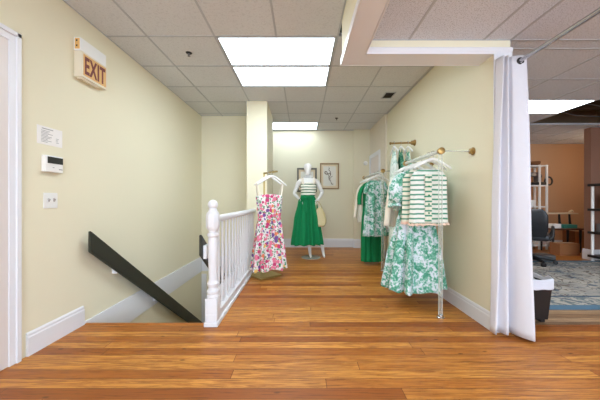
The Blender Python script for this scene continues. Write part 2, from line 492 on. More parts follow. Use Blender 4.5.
# stairwell: fascia boards, steps, corner board
h = MB(); h.box(XL, XL+.016, SY0, SY1, -.265, .02, .004); h.box(XL+.016, SXR, SY1-.016, SY1, -.265, .02, .004)
struct('trim_4', h, M['white'], loc=(0, 0, 0))
h = MB(); h.box(-1.93, -1.84, SY1-.02, SY1, -2.4, -.32)
struct('trim_5', h, M['white'], loc=(0, 0, 0))
h = MB()
for k in range(10):
    y = SY0+.26*k; z = -.19*(k+1)
    h.box(XL, SXR, y, y+.285, z-.19, z, .006)
h.box(XL, SXR, SY0+2.6, SY1, -2.3, -2.09)
struct('stairs_descending', h, M['steps'], loc=(0, 0, 0))

# baseboards
def base_x(mb, x, y0, y1, side, hgt=.15):           # board on a wall of constant x, side = +1 faces +x
    p = [(x, 0), (x+side*.018, 0), (x+side*.018, hgt-.035), (x+side*.013, hgt-.028), (x+side*.013, hgt-.012), (x+side*.006, hgt), (x, hgt)]
    mb.prism(p, y0, y1, 'y')
def base_y(mb, y, x0, x1, side, hgt=.15):
    p = [(y, 0), (y+side*.018, 0), (y+side*.018, hgt-.035), (y+side*.013, hgt-.028), (y+side*.013, hgt-.012), (y+side*.006, hgt), (y, hgt)]
    mb.prism(p, x0, x1, 'x')
b = MB(); base_x(b, XL, 1.95, SY0, 1, .165); struct('baseboard_left', b, M['white'], loc=(0, 0, 0))
b = MB(); base_x(b, XR, WY, 5.23, -1); base_x(b, 1.565, 5.23, 5.54, -1); struct('baseboard_right', b, M['white'], loc=(0, 0, 0))
b = MB(); base_y(b, YB, -.57, 1.20, -1, .2); base_y(b, 6.39, 1.20, 1.565, -1, .2); base_x(b, 1.20, 6.39, YB, -1, .2)
struct('baseboard_back', b, M['white'], loc=(0, 0, 0))
b = MB(); base_x(b, -.573, 4.55, SY1+.1, 1, .15); struct('baseboard_stub', b, M['white'], loc=(0, 0, 0))
b = MB(); base_y(b, 5.10, 5.282, XE, -1, .19); base_y(b, YO, XR+.137, XE, -1, .15); base_x(b, 5.30, 5.082, 5.243, -1, .19)
struct('baseboard_office', b, M['white'], loc=(0, 0, 0))

# ------------------------------------------------------------------ ceilings (tiles + metal grid in one mesh)
def ceiling(name, z, xs, ys, skip, inside, tilemat):
    c = MB()
    for x0, x1 in zip(xs, xs[1:]):
        for y0, y1 in zip(ys, ys[1:]):
            mx_, my_ = (x0+x1)/2, (y0+y1)/2
            if not inside(mx_, my_) or skip(mx_, my_): continue
            c.mi = 0; c.box(x0+.001, x1-.001, y0+.001, y1-.001, z, z+.018)
    c.mi = 1
    for x in xs:
        for y0, y1 in zip(ys, ys[1:]):
            if (inside(x-.02, (y0+y1)/2) or inside(x+.02, (y0+y1)/2)) and not (skip(x-.02, (y0+y1)/2) and skip(x+.02, (y0+y1)/2)): c.box(x-.009, x+.009, y0, y1, z-.004, z+.03)
    for y in ys:
        for x0, x1 in zip(xs, xs[1:]):
            if (inside((x0+x1)/2, y-.02) or inside((x0+x1)/2, y+.02)) and not (y > 4 and x0 > 3.9 and skip((x0+x1)/2, y-.02) and skip((x0+x1)/2, y+.02)): c.box(x0, x1, y-.009, y+.009, z-.0035, z+.03)
    return struct(name, c, [tilemat, M['grid']], loc=(0, 0, 0))

xs = [XL, -1.53, -.865, -.255, .355, .965, 1.575, XR]
ys = [YR] + [2.75+.61*k for k in range(-9, 7)] + [YB]
LIGHTS_MAIN = [(-.865, 2.75), (-.865, 3.36), (-.865, 5.80), (-.865, -.30), (-.865, .31-2.44)]
def skip_main(x, y):
    return any(a < x < a+1.22 and b_ < y < b_+.61 for a, b_ in LIGHTS_MAIN)
ceiling('ceiling', CH, xs, ys, skip_main, lambda x, y: XL < x < XR and YR < y < YB and not (x > .355 and y < 2.506), M['tile'])
xl = [.525, .889, 1.51, 1.737, 2.12, 2.73, 3.34, 3.95, 4.56, 5.17, 5.78, 6.39, XE]
yl = [YR] + [2.45+.62*k for k in range(-9, 7)] + [YO]
yl = sorted(yl + [WY])
LIGHTS_LOW = [(2.73, 3.69), (.889, -.65), (3.34, .59), (3.34, 1.83)]
def inside_low(x, y):
    return .525 < x < XE and YR < y < YO and not (x < 1.737 and y > WY)
def skip_low(x, y):
    if any(a < x < a+1.22 and b_-.001 < y < b_+.62 for a, b_ in LIGHTS_LOW): return True
    return 3.95 < x < 6.39 and 3.69 < y < 4.93
ceiling('ceiling_low', CL, xl, yl, skip_low, inside_low, M['tilec'])

def troffer(x, y, d, z, label, mat, group='recessed ceiling light panels', width=1.22):
    t_ = thing('ceiling_light', label, 'ceiling light', (x+width/2, y+d/2, z), group)
    a = MB(); x1, y1 = x+width, y+d
    for q in ((x+.005, x1-.005, y+.012, y+.03), (x+.005, x1-.005, y1-.03, y1-.012), (x+.012, x+.03, y+.03, y1-.03), (x1-.03, x1-.012, y+.03, y1-.03)):
        a.box(*q, z-.002, z+.03)
    a.box(x+.01, x1-.01, y+.01, y1-.01, z+.06, z+.09)
    mk('frame', a, M['grid'], t_)
    a = MB(); a.box(x+.03, x1-.03, y+.03, y1-.03, z+.002, z+.012)
    mk('diffuser', a, mat, t_)
    return t_
for i, (x, y) in enumerate(LIGHTS_MAIN):  # last two panels are unseen, added to brighten the room
    troffer(x, y, .61, CH, ['bright white ceiling light panel, nearer of the adjoining pair over the stairs railing',
            'bright white ceiling light panel, farther of the adjoining pair over the stairs railing',
            'white ceiling light panel near the back wall above the mannequin',
            'white fill light panel added overhead, just behind the viewer',
            'white fill light panel added nearest the rear window'][i], M['lampf' if i == 2 else 'lampw'])
troffer(2.73, 3.69, .62, CL, 'white ceiling light panel beside the open gap in the office ceiling', M['lampo'])
troffer(.889, -.65, .62, CL, 'white fill light panel added in the lower ceiling behind the viewer', M['lampw'])  # this and the next two: unseen panels added as fill light
troffer(3.34, .59, .62, CL, 'white fill light panel added in the lower ceiling out to the right', M['lampw'])
troffer(3.34, 1.83, .62, CL, 'white fill light panel added in the lower ceiling just outside the office', M['lampw'])

# loose cables and a duct in the open gap
for i, (p, lab) in enumerate((([(3.9, 4.05, 2.55), (4.6, 4.2, 2.50), (5.2, 4.05, 2.56), (6.4, 4.3, 2.52)], 'thin grey cable sagging across the open ceiling gap, nearer one'),
                  ([(3.9, 4.5, 2.60), (4.5, 4.55, 2.48), (5.3, 4.75, 2.52), (6.4, 4.6, 2.6)], 'thin grey cable sagging across the open ceiling gap, farther one'))):
    a = MB(); pts = [Vector(q) for q in p]
    a.sweep([pts[0].lerp(pts[1], k/4) for k in range(4)]+[pts[1].lerp(pts[2], k/4) for k in range(4)]+[pts[2].lerp(pts[3], k/4) for k in range(5)], .008, 6)
    tag(mk('ceiling_cable', a, M['grey'], smooth=True), lab, 'cable', 'cables in the open ceiling gap')
a = MB(); a.box(3.6, 6.9, 4.74, 4.84, 2.66, 2.92, .02)
tag(mk('timber_joist', a, M['joist']), 'dark brown timber joist seen through the open ceiling gap', 'joist')

# ------------------------------------------------------------------ doors
d = MB(); d.box(XL-.02, XL+.006, .97, 1.828, 0.005, 2.155, .003)
d1 = struct('door_1', d, M['doorp'], loc=(0, 0, 0))
c = MB()
for y0, y1, z0, z1 in ((1.828, 1.898, 0, 2.155), (.90, .97, 0, 2.155), (.90, 1.898, 2.155, 2.227)):
    c.box(XL, XL+.014, y0, y1, z0, z1, .003)
    if z0 == 0:
        s_ = 1 if y0 > 1 else -1; yo = y1 if s_ > 0 else y0
        c.box(XL+.012, XL+.026, min(yo, yo-s_*.03), max(yo, yo-s_*.03), z0, 2.227, .004)
    else: c.box(XL+.012, XL+.026, y0, y1, z1-.03, z1, .004)
struct('door_casing', c, M['white'], d1)
k = MB(); k.lathe([(.012, 0), (.012, .03), (.03, .045), (.03, .065), (.015, .075)], (XL+.006, 1.04, 1.0), 14, Matrix.Rotation(PI/2, 3, 'Y'))
mk('door_knob', k, M['brass'], d1, smooth=True)
X2 = 1.565
d = MB(); d.box(X2-.006, X2+.02, 5.62, 6.30, .005, 2.03, .003); d2 = struct('door_2', d, M['doorp'], loc=(0, 0, 0))
c = MB()
for y0, y1, z0, z1 in ((5.54, 5.62, 0, 2.03), (6.30, 6.385, 0, 2.03), (5.54, 6.385, 2.03, 2.11)):
    c.box(X2-.022, X2, y0, y1, z0, z1, .004)
struct('door_casing', c, M['white'], d2)
k = MB(); k.lathe([(.012, 0), (.012, .03), (.03, .045), (.03, .065), (.015, .075)], (X2-.006, 5.70, 1.0), 14, Matrix.Rotation(-PI/2, 3, 'Y'))
mk('door_knob', k, M['brass'], d2, smooth=True)

# ------------------------------------------------------------------ stair railing
RX = -.79
rl = thing('stair_railing', 'white painted wooden stair railing with turned newel post beside the stairwell', 'railing', (RX, 3.5, 0))
b = MB(); b.box(RX-.06, RX+.06, 2.40, 4.55, 0, .035, .005); b.box(RX-.045, RX+.045, 2.41, 4.55, .035, .105, .006)
mk('base_rail', b, M['white'], rl)
NY = 2.465
b = MB(); b.box(RX-.052, RX+.052, NY-.052, NY+.052, .03, .24, .004)
b.lathe([(.05, .24), (.054, .25), (.05, .262), (.042, .27), (.052, .285), (.052, .30), (.040, .312), (.036, .33), (.048, .35), (.050, .365), (.038, .38),
         (.034, .40), (.036, .45), (.041, .60), (.043, .70), (.040, .755), (.036, .77), (.048, .785), (.048, .80), (.036, .812), (.036, .83)], (RX, NY, 0), 24)
b.lathe([(.034, .825), (.054, .85), (.060, .87), (.060, .955), (.053, .985), (.04, 1.0), (.036, 1.01), (.036, 1.018)], (RX, NY, 0), 8, Matrix.Rotation(PI/8, 3, 'Z'))
nw = mk('newel_post', b, M['white'], rl, smooth='auto')
b = MB(); b.lathe([(.026, 1.008), (.038, 1.018), (.026, 1.026)]+[(.044*math.cos(a), 1.058+.044*math.sin(a)) for a in [(-70+20*i)*PI/180 for i in range(9)]], (RX, NY, 0), 20)
mk('finial', b, M['white'], nw, smooth=True)
b = MB()
b.prism([(RX-.032, .90), (RX+.032, .90), (RX+.036, .915), (RX+.036, .935), (RX+.024, .955), (RX-.024, .955), (RX-.036, .935), (RX-.036, .915)], NY+.03, 4.55, 'y')
mk('top_rail', b, M['white'], rl)
NB = 15; b0 = None
for i in range(NB):
    y = 2.625+i*(4.47-2.625)/(NB-1)
    if b0 is None:
        b = MB(); b.box(RX-.017, RX+.017, y-.017, y+.017, .10, .27, .002)
        b.lathe([(.017, .27), (.018, .278), (.012, .286), (.017, .296), (.017, .304), (.013, .315), (.017, .40), (.015, .60), (.011, .78), (.012, .80), (.010, .81), (.012, .905)], (RX, y, 0), 12)
        b0 = mk('baluster', b, M['white'], rl, smooth='auto'); by0 = y
    else:
        c = b0.copy(); COL.objects.link(c); c.parent = rl; c.location = (0, y-by0, 0); ORG[c.name] = ORG[rl.name]

# handrails going down the stairs: sloping boards
def stair_rail(x, y0, z0, y1, th, wallx, label, hgt=.186):
    sl = -.733
    t_ = thing('stair_handrail', label, 'handrail', (x, y0, z0-hgt), None)
    b = MB(); L = y1-y0
    b.prism([(y0, z0), (y0, z0-hgt), (y1, z0-hgt+sl*L), (y1, z0+sl*L)], x-th/2, x+th/2, 'x')
    bmesh.ops.bevel(b.b, geom=b.b.edges[:], offset=.005, segments=2, affect='EDGES')
    mk('rail_board', b, M['rail'], t_)
    for q in ((.10 if wallx > x else .45), 1.2, 2.3):
        zz = z0-hgt/2+sl*q
        a = MB(); xa, xb = sorted((x+(th/2 if wallx > x else -th/2), wallx))
        a.box(xa, xb, y0+q-.07, y0+q+.07, zz-.055, zz+.065, .004)
        mk('mounting_block', a, M['white'], t_)
    return t_
stair_rail(-1.872, 2.45, .827, 5.25, .03, XL, 'dark green-black sloping handrail board on the left wall')
stair_rail(-.895, 2.45, .795, 5.25, .026, -.852, 'dark handrail board seen edge-on behind the newel post')

# ------------------------------------------------------------------ left wall fittings
ex = thing('exit_sign', 'ivory EXIT sign with dark red letters high on the left wall', 'exit sign', (XL, 2.52, 2.15))
b = MB(); b.box(XL, XL+.066, 2.39, 2.697, 2.152, 2.372, .004); b.box(XL+.02, XL+.052, 2.40, 2.60, 2.138, 2.153, .003); mk('sign_housing', b, M['exitbody'], ex)
b = MB(); b.box(XL, XL+.058, 2.386, 2.697, 2.374, 2.485, .006); bb = mk('battery_box', b, M['wplas'], ex)
b = MB(); b.box(XL+.012, XL+.052, 2.3835, 2.387, 2.385, 2.475); mk('test_panel', b, M['exitface'], bb)
for z in (2.448, 2.404):
    b = MB(); b.box(XL+.022, XL+.035, 2.382, 2.384, z, z+.014); mk('test_button', b, M['black'], bb)
b = MB(); b.box(XL+.065, XL+.069, 2.408, 2.679, 2.172, 2.355, .001); fc = mk('sign_face', b, M['exitface'], ex)
tm = text_mesh('EXIT', .215, .001, .006, space=1.12)
xsz = [v.co.x for v in tm.verts]; ysz = [v.co.y for v in tm.verts]
sx = .245/(max(xsz)-min(xsz)); sy = .150/(max(ysz)-min(ysz)); cxm = (max(xsz)+min(xsz))/2; cym = (max(ysz)+min(ysz))/2
for v in tm.verts:
    X, Y, Z = v.co
    v.co = Vector((XL+.070+Z, 2.5435+(X-cxm)*sx, 2.262+(Y-cym)*sy))
mk('exit_letters', tm, M['exitred'], fc)

pp = thing('wall_notice', 'white printed notice taped above the thermostat', 'notice', (XL, 2.165, 1.51))
b = MB(); b.box(XL, XL+.002, 2.058, 2.272, 1.518, 1.655); mk('paper', b, M['ivory'], pp)
b = MB()
b.box(XL+.002, XL+.0026, 2.095, 2.19, 1.634, 1.641)
for i in range(9):
    z = 1.622-i*.0105; b.box(XL+.002, XL+.0026, 2.09, 2.12+.07*random.random()+.02, z-.0022, z+.0022)
for i in range(4):
    z = 1.580-i*.0105; b.box(XL+.002, XL+.0026, 2.215, 2.232+.02*random.random(), z-.002, z+.002)
mk('printed_lines', b, M['ink'], pp)
th = thing('thermostat', 'white wall thermostat with dark display above the light switch', 'thermostat', (XL, 2.17, 1.31))
b = MB(); b.box(XL, XL+.034, 2.092, 2.243, 1.312, 1.438, .006); hs = mk('housing', b, M['wplas'], th)
b = MB(); b.box(XL+.033, XL+.036, 2.108, 2.240, 1.378, 1.428); mk('display', b, M['lcd'], th)
for q in ((2.15, 2.165, 1.345, 1.350), (2.205, 2.235, 1.334, 1.342)):
    b = MB(); b.box(XL+.033, XL+.0355, *q); mk('button', b, M['ink'], th)
sw = thing('light_switch', 'white double light switch plate on the left wall', 'light switch', (XL, 2.165, 1.035))
b = MB(); b.box(XL, XL+.007, 2.108, 2.224, 1.037, 1.155, .002); mk('switch_plate', b, M['wplas'], sw)
for y in (2.143, 2.189):
    b = MB(); b.obox(Vector((XL+.010, y, 1.10)), (.018, .010, .022), Matrix.Rotation(.5, 3, 'Y'), .002); mk('toggle', b, M['ink'], sw)

for o in (ex, pp, th, sw): o.location.y -= .027

# ------------------------------------------------------------------ ceiling fittings
def sprinkler(x, y, lab):
    t_ = thing('fire_sprinkler', lab, 'sprinkler', (x, y, CH), 'ceiling sprinklers')
    b = MB(); b.lathe([(.034, 0), (.03, -.006), (.012, -.009)], (x, y, CH), 16); mk('escutcheon', b, M['black'], t_, smooth=True)
    b = MB(); b.lathe([(.010, 0), (.010, -.016), (.006, -.02), (.005, -.026), (.016, -.028), (.016, -.031)], (x, y, CH-.008), 12); mk('sprinkler_head', b, M['grey'], t_, smooth=True)
sprinkler(-1.245, 3.06, 'small dark fire sprinkler in the ceiling left of the light panels')
sprinkler(.685, 5.50, 'small dark fire sprinkler in the ceiling near the back wall')
vt = thing('ceiling_vent', 'small dark square vent grille in the ceiling by the right wall', 'vent', (1.335, 4.295, CH))
b = MB()
for q in ((1.255, 1.415, 4.165, 4.185), (1.255, 1.415, 4.405, 4.425), (1.255, 1.27, 4.185, 4.405), (1.40, 1.415, 4.185, 4.405)): b.box(*q, CH-.008, CH)
mk('frame', b, M['grid'], vt)
b = MB(); b.box(1.27, 1.40, 4.185, 4.405, CH-.002, CH-.0005); mk('dark_duct_sheet', b, M['dark'], vt)  # near-black sheet in place of the shaded duct; no hole is cut
for i in range(6):
    b = MB(); b.obox(Vector((1.335, 4.205+i*.036, CH-.006)), (.13, .018, .002), Matrix.Rotation(.6, 3, 'X')); mk('louvre', b, M['framed'], vt)

# ------------------------------------------------------------------ framed drawings on the back wall
def framed(x0, x1, z0, z1, fw, fmat, lab, strokes):
    y = YB; t_ = thing('framed_drawing', lab, 'framed picture', ((x0+x1)/2, y, z0), 'framed drawings')
    b = MB()
    for q in ((x0, x1, z0, z0+fw), (x0, x1, z1-fw, z1), (x0, x0+fw, z0+fw, z1-fw), (x1-fw, x1, z0+fw, z1-fw)): b.box(q[0], q[1], y-.03, y, q[2], q[3], .004)
    mk('frame', b, fmat, t_)
    b = MB(); b.box(x0+fw, x1-fw, y-.012, y-.004, z0+fw, z1-fw); mk('picture_mat', b, M['mat'], t_)
    m = .045
    b = MB(); b.box(x0+fw+m, x1-fw-m, y-.014, y-.012, z0+fw+m, z1-fw-m); sh = mk('drawing_paper', b, M['sheet'], t_)
    b = MB(); W, H = x1-x0, z1-z0
    for s_, r_ in strokes: b.sweep([(x0+u*W, y-.0155, z0+v_*H) for u, v_ in s_], r_, 6, .3)
    mk('drawing_strokes', b, M['pencil'], sh)
framed(.418, .862, 1.352, 1.958, .03, M['frameb'], 'bronze framed botanical pencil sketch right of the mannequin',
       [([(.62, .18), (.55, .32), (.48, .45), (.42, .58), (.36, .66)], .006), ([(.36, .66), (.28, .68), (.25, .62), (.32, .58), (.42, .58)], .012),
        ([(.48, .45), (.56, .55), (.54, .68), (.46, .74)], .008), ([(.46, .74), (.50, .80), (.46, .86), (.44, .80), (.46, .74)], .006),
        ([(.52, .40), (.60, .48), (.66, .50)], .006), ([(.42, .58), (.50, .62), (.56, .55)], .01), ([(.55, .32), (.48, .36), (.45, .45)], .006), ([(.58, .25), (.66, .18), (.70, .20)], .007)])
framed(-.115, .345, 1.285, 1.845, .04, M['framed'], 'grey framed dark sketch partly hidden behind the mannequin',
       [([(.15, .2), (.25, .35), (.2, .5), (.3, .6)], .02), ([(.8, .2), (.7, .35), (.82, .45), (.75, .6)], .012), ([(.5, .75), (.45, .6), (.55, .5)], .008)])
db = MB(); db.lathe([(.048, 0), (.048, .014), (.040, .024), (.02, .028)], (1.46, 6.39, 1.945), 18, Matrix.Rotation(PI/2, 3, 'X'))
tag(mk('door_chime', db, M['wplas'], smooth=True), 'small round white device on the corner wall beside the far door', 'wall sensor')

# ------------------------------------------------------------------ hangers and garments
def hanger_parts(t_, c, z_hook, rot, width=.40, drop=.085, mat=None, hookmat=None):
    """hanger whose hook top hangs at (c.x, c.y, z_hook); rot = direction of its arms in plan"""
    ux, uy = math.cos(rot), math.sin(rot); cx, cy = c; hw = width/2
    def P(u, z, o=0): return (cx+ux*u-uy*o, cy+uy*u+ux*o, z)
    zt = z_hook-.075
    b = MB()
    pts = [(-hw, zt-drop-.012), (-hw*.92, zt-drop+.004), (-hw*.55, zt-drop*.50), (-hw*.2, zt-drop*.1), (0, zt), (hw*.2, zt-drop*.1), (hw*.55, zt-drop*.50), (hw*.92, zt-drop+.004), (hw, zt-drop-.012)]
    b.sweep([P(u, z) for u, z in pts], [.007, .012, .014, .015, .017, .015, .014, .012, .007], 8, .6)
    mk('hanger_body', b, mat or M['wplas'], t_, smooth=True)
    b = MB(); R = .022
    hk = [P(0, zt-.005), P(0, zt+.03)]+[P(R*math.sin(a)*1.0, z_hook-R+.004-R*math.cos(a)*-1+0) for a in [(-100+25*i)*PI/180 for i in range(10)]]
    b.sweep(hk, .0028, 6); mk('hanger_hook', b, hookmat or M['chrome'], t_, smooth=True)

def hanger(c, z_hook, rot, lab, grp, width=.40, drop=.085):
    t_ = thing('clothes_hanger', lab, 'hanger', (c[0], c[1], z_hook), grp)
    hanger_parts(t_, c, z_hook, rot, width, drop); return t_

def smooth_interp(secs, z):
    for s0, s1 in zip(secs, secs[1:]):
        if s0[0] >= z >= s1[0]:
            k = (s0[0]-z)/(s0[0]-s1[0]+1e-9); k2 = k*k*(3-2*k)*.5+k*.5
            return [a+(b_-a)*k2 for a, b_ in zip(s0, s1)]
    return list(secs[-1] if z < secs[-1][0] else secs[0])

def cloth(mb, c, rot, secs, n=96, rings=34, freq=9, phase=0, p=.75, hemwave=0, topcurve=0):
    """a hanging tube of cloth. secs: (z, half width, half depth, pleat size, shift along arms)"""
    ux, uy = math.cos(rot), math.sin(rot); zt, zb = secs[0][0], secs[-1][0]
    rnd = [random.uniform(-.5, .5) for _ in range(6)]
    def fn(u, v):
        th = 2*PI*u; z = zt+(zb-zt)*v
        _, a, bd, amp, sh = smooth_interp(secs, z)
        cs, sn = math.cos(th), math.sin(th)
        X = a*math.copysign(abs(cs)**p, cs); Y = bd*math.copysign(abs(sn)**p, sn)
        wv = math.sin(freq*th+phase+rnd[0]*v*2)+.5*math.sin((freq*1.7)//1*th+rnd[1]*4)+.35*math.sin(3*th+rnd[2]*5)
        ln = math.hypot(cs, sn*1.0)
        X += amp*wv*cs*.8; Y += amp*wv*sn*1.0
        X += sh
        zz = z+(hemwave*v*math.sin(freq*th+phase+1.2)) + topcurve*(1-v)**6*(abs(cs)**1.5-.5)
        return Vector((c[0]+ux*X-uy*Y, c[1]+uy*X+ux*Y, zz))
    mb.grid(fn, n, rings, True); return mb

def bez(pts, n=9):
    """smooth polyline through points"""
    P = [Vector(q) for q in pts]; out = []
    for i in range(len(P)-1):
        p0, p1, p2, p3 = P[max(i-1, 0)], P[i], P[i+1], P[min(i+2, len(P)-1)]
        for k in range(n):
            t_ = k/n
            out.append(.5*((2*p1)+(p2-p0)*t_+(2*p0-5*p1+4*p2-p3)*t_*t_+(3*p1-p0-3*p2+p3)*t_**3))
    out.append(P[-1]); return out

def sleeve(mb, pts, rad, flat=.6, n=18, ruff=0):
    path = bez(pts, 6); m = len(path); R = []
    for i in range(m):
        q = i/(m-1)*(len(rad)-1); k = int(min(q, len(rad)-2)); R.append(rad[k]+(rad[k+1]-rad[k])*(q-k))
    if ruff: R = [r_*(1+ruff*math.sin(i*1.9)) for i, r_ in enumerate(R)]
    mb.sweep(path, R, n, flat, True, (0, 1, 0))

def P3(c, rot):
    ux, uy = math.cos(rot), math.sin(rot)
    return lambda u, o, z: (c[0]+ux*u-uy*o, c[1]+uy*u+ux*o, z)

# ---- acrylic garment racks along the right wall
def rack(x, y0, y1, z, lab, arms):
    t_ = thing('garment_rack', lab, 'garment rack', (x, y0, 0), 'clear acrylic garment racks')
    b = MB(); b.sweep([(x, y0, .01), (x, y0, z)], .019, 16); mk('post', b, M['clear'], t_, smooth='auto')
    b = MB(); b.lathe([(.034, 0), (.034, .006), (.026, .012), (.024, .03)], (x, y0, 0), 18); mk('foot', b, M['chrome'], t_, smooth='auto')
    b = MB(); b.sweep([(x, y0+.02, z), (x, y1, z)], .019, 16); mk('hanging_rail', b, M['clear'], t_, smooth='auto')
    RX_ = Matrix.Rotation(-PI/2, 3, 'X'); RY = Matrix.Rotation(PI/2, 3, 'Y')
    for yy in (y0-.03, y1-.015):
        b = MB(); b.lathe([(.02, 0), (.032, .004), (.034, .02), (.030, .03), (.027, .05), (.022, .062)], (x, yy, z), 16, RX_)
        mk('rail_end', b, M['brass'], t_, smooth='auto')
    for yy in arms:
        b = MB(); b.sweep([(x+.015, yy, z), (XR-.005, yy, z)], .008, 10); mk('wall_arm', b, M['clear'], t_, smooth='auto')
        b = MB(); b.lathe([(.036, 0), (.036, .006), (.026, .014), (.026, .03), (.018, .036)], (XR, yy, z), 16, Matrix.Rotation(-PI/2, 3, 'Y'))
        mk('wall_flange', b, M['brass'], t_, smooth='auto')
RKX, RKZ = 1.295, 1.557
rack(RKX, 2.60, 3.47, RKZ, 'clear acrylic garment rack with brass ends, nearer one on the right wall', (2.60, 3.40))
RBX, RBZ = 1.25, 1.55
rack(RBX, 4.31, 5.60, RBZ, 'clear acrylic garment rack with brass ends, farther one on the right wall', (4.34, 5.5))

HG1, HG3, HG2 = 'white hangers on the nearer rack', 'white hangers on the farther rack', 'white hangers on the brass wall arm'
rimz = RKZ+.023
# striped tops
def striped(c, rot, ztop, zbot, mat, lab, a=.2, grp='striped tops on the nearer rack'):
    t_ = thing('striped_top', lab, 'top', (c[0], c[1], zbot), grp)
    P = P3(c, rot); b = MB()
    cloth(b, c, rot, [(ztop, a*.50, .018, .002, 0), (ztop-.035, a*.80, .03, .003, 0), (ztop-.09, a*.97, .04, .004, 0), (ztop-.3, a*.98, .045, .006, 0), (zbot, a*1.02, .05, .008, 0)], freq=7, hemwave=.004, p=.6)
    bd = mk('knit_body', b, mat, t_, smooth=True, solid=.003)
    b = MB(); fr = []
    for sgn in (-1, 1):
        b.sweep([P(sgn*.017-.045+.004*math.sin(i*1.7), -.052-.004*(i % 2), ztop-.06-(ztop-zbot-.07)*i/22) for i in range(23)], .019, 6, .45, True, (1, 0, 0))
    mk('frill_placket', b, M['striB'] if mat is M['striA'] else M['striA'], t_, smooth=True)
    b = MB(); cloth(b, c, rot, [(zbot+.004, a*1.02, .05, .008, 0), (zbot-.02, a*1.03, .053, .012, 0)], freq=15, rings=5, hemwave=.006, p=.6)
    mk('hem_trim', b, M['pinkhem'], t_, smooth=True, solid=.003)
    for q in range(5):
        b = MB(); b.lathe([(.002, 0), (.009, .001), (.007, .005), (.002, .006)], P(-.045, -.064, ztop-.09-q*.085), 8, Matrix.Rotation(PI/2, 3, 'X')); mk('button', b, M['kgreen'], t_)
R1 = math.radians(10)
hanger((RKX, 2.745), rimz, R1, 'white hanger nearest the brass end of the nearer rack, under the front striped top', HG1, .41)
striped((RKX-.045, 2.735), R1, 1.405, .872, M['striA'], 'white and green striped knit top hanging foremost on the nearer rack', .195)
hanger((RKX, 2.84), rimz, R1, 'white hanger second from the near end of the nearer rack', HG1, .41)
striped((RKX-.075, 2.845), R1, 1.405, .880, M['striB'], 'cream and green striped knit top behind the front one on the nearer rack', .20)

# toile dress with puff sleeves and a full skirt
def toile_dress(c, rot, zt, zw, zb, mat, lab, aw, ah, bh, grp=None, puff=.112):
    t_ = thing('puff_sleeve_dress', lab, 'dress', (c[0], c[1], zb), grp)
    P = P3(c, rot); b = MB()
    cloth(b, c, rot, [(zt, .10, .03, 0, 0), (zt-.035, .17, .045, .002, 0), (zt-.12, .195, .06, .003, 0), (zw, aw, .06, .004, 0)], rings=16, freq=7, p=.7)
    mk('bodice', b, mat, t_, smooth=True, solid=.003)
    b = MB(); cloth(b, c, rot, [(zw+.006, aw, .06, .004, 0), (zw-.05, aw*1.12, .08, .012, 0), (zb+.25, ah*.88, bh*.75, .05, -.01), (zb, ah*.97, bh*.85, .06, -.015)], freq=8, rings=40, n=140, hemwave=.012)
    mk('skirt', b, mat, t_, smooth=True, solid=.003)
    for sg in (-1, 1):
        b = MB(); sleeve(b, [P(sg*.15, 0, zt-.05), P(sg*.205, -.01, zt-.10), P(sg*.24, -.01, zt-.2), P(sg*.245, -.01, zt-.30), P(sg*.24, -.01, zt-.345)], [.05, puff*.85, puff, puff*.92, puff*.55], .75, 22, .04)
        mk('puff_sleeve', b, mat, t_, smooth=True)
        b = MB(); sleeve(b, [P(sg*.24, -.01, zt-.335), P(sg*.242, -.01, zt-.36), P(sg*.243, -.01, zt-.375)], [puff*.5, puff*.75, puff*.85], .75, 22)
        mk('sleeve_ruffle', b, mat, t_, smooth=True)
    b = MB(); cloth(b, c, rot, [(zw+.018, aw*1.02, .064, 0, 0), (zw-.012, aw*1.03, .066, 0, 0)], rings=3); mk('waistband', b, mat, t_, smooth=True, solid=.004)
    return t_
R2 = math.radians(14)
hanger((RKX, 3.01), rimz, R2, 'white hanger third from the near end of the nearer rack, in the toile dress', HG1, .42)
toile_dress((RKX-.055, 3.01), R2, 1.412, 1.03, .15, M['toile'], 'green and white toile dress with puff sleeves and full skirt on nearer rack', .165, .30, .21)
# blouse with long sleeves
def blouse(c, rot, zt, zb, mat, lab, a=.19, sl=.55, grp=None, name='blouse', srad=.05):
    t_ = thing(name, lab, name.replace('_', ' '), (c[0], c[1], zb), grp)
    P = P3(c, rot); b = MB()
    cloth(b, c, rot, [(zt, a*.5, .02, 0, 0), (zt-.035, a*.85, .035, .002, 0), (zt-.12, a, .045, .004, 0), (zb, a*1.08, .05, .008, 0)], freq=8, rings=24, p=.65, hemwave=.006)
    mk('blouse_body', b, mat, t_, smooth=True, solid=.003)
    for sg in (-1, 1):
        b = MB(); sleeve(b, [P(sg*a*.80, 0, zt-.065), P(sg*a*1.0, -.01, zt-.15), P(sg*a*1.2, -.015, zt-.13-(sl-.13)*.5), P(sg*a*1.36, -.02, zt-sl)], [srad*.8, srad*.95, srad, srad*.9], .6, 16, .03)
        mk('sleeve', b, mat, t_, smooth=True)
    b = MB(); cloth(b, c, rot, [(zt+.025, a*.42, .035, 0, 0), (zt-.006, a*.52, .03, 0, 0)], rings=4); mk('collar', b, mat, t_, smooth=True, solid=.003)
    return t_
hanger((RKX, 3.22), rimz, R2, 'white hanger fourth from the near end of the nearer rack', HG1, .42)
blouse((RKX-.04, 3.22), R2, 1.412, .98, M['toile2'], 'mint toile blouse behind the toile dress on the nearer rack', .19, .40, None, 'blouse', .07)
hanger((RKX, 3.36), rimz, R2, 'white hanger farthest along the nearer rack, in the cream blouse', HG1, .42)
blouse((RKX-.025, 3.38), R2, 1.412, .78, M['creamcloth'], 'cream long sleeved blouse at the far end of the nearer rack', .205, .62, None, 'blouse', .06)

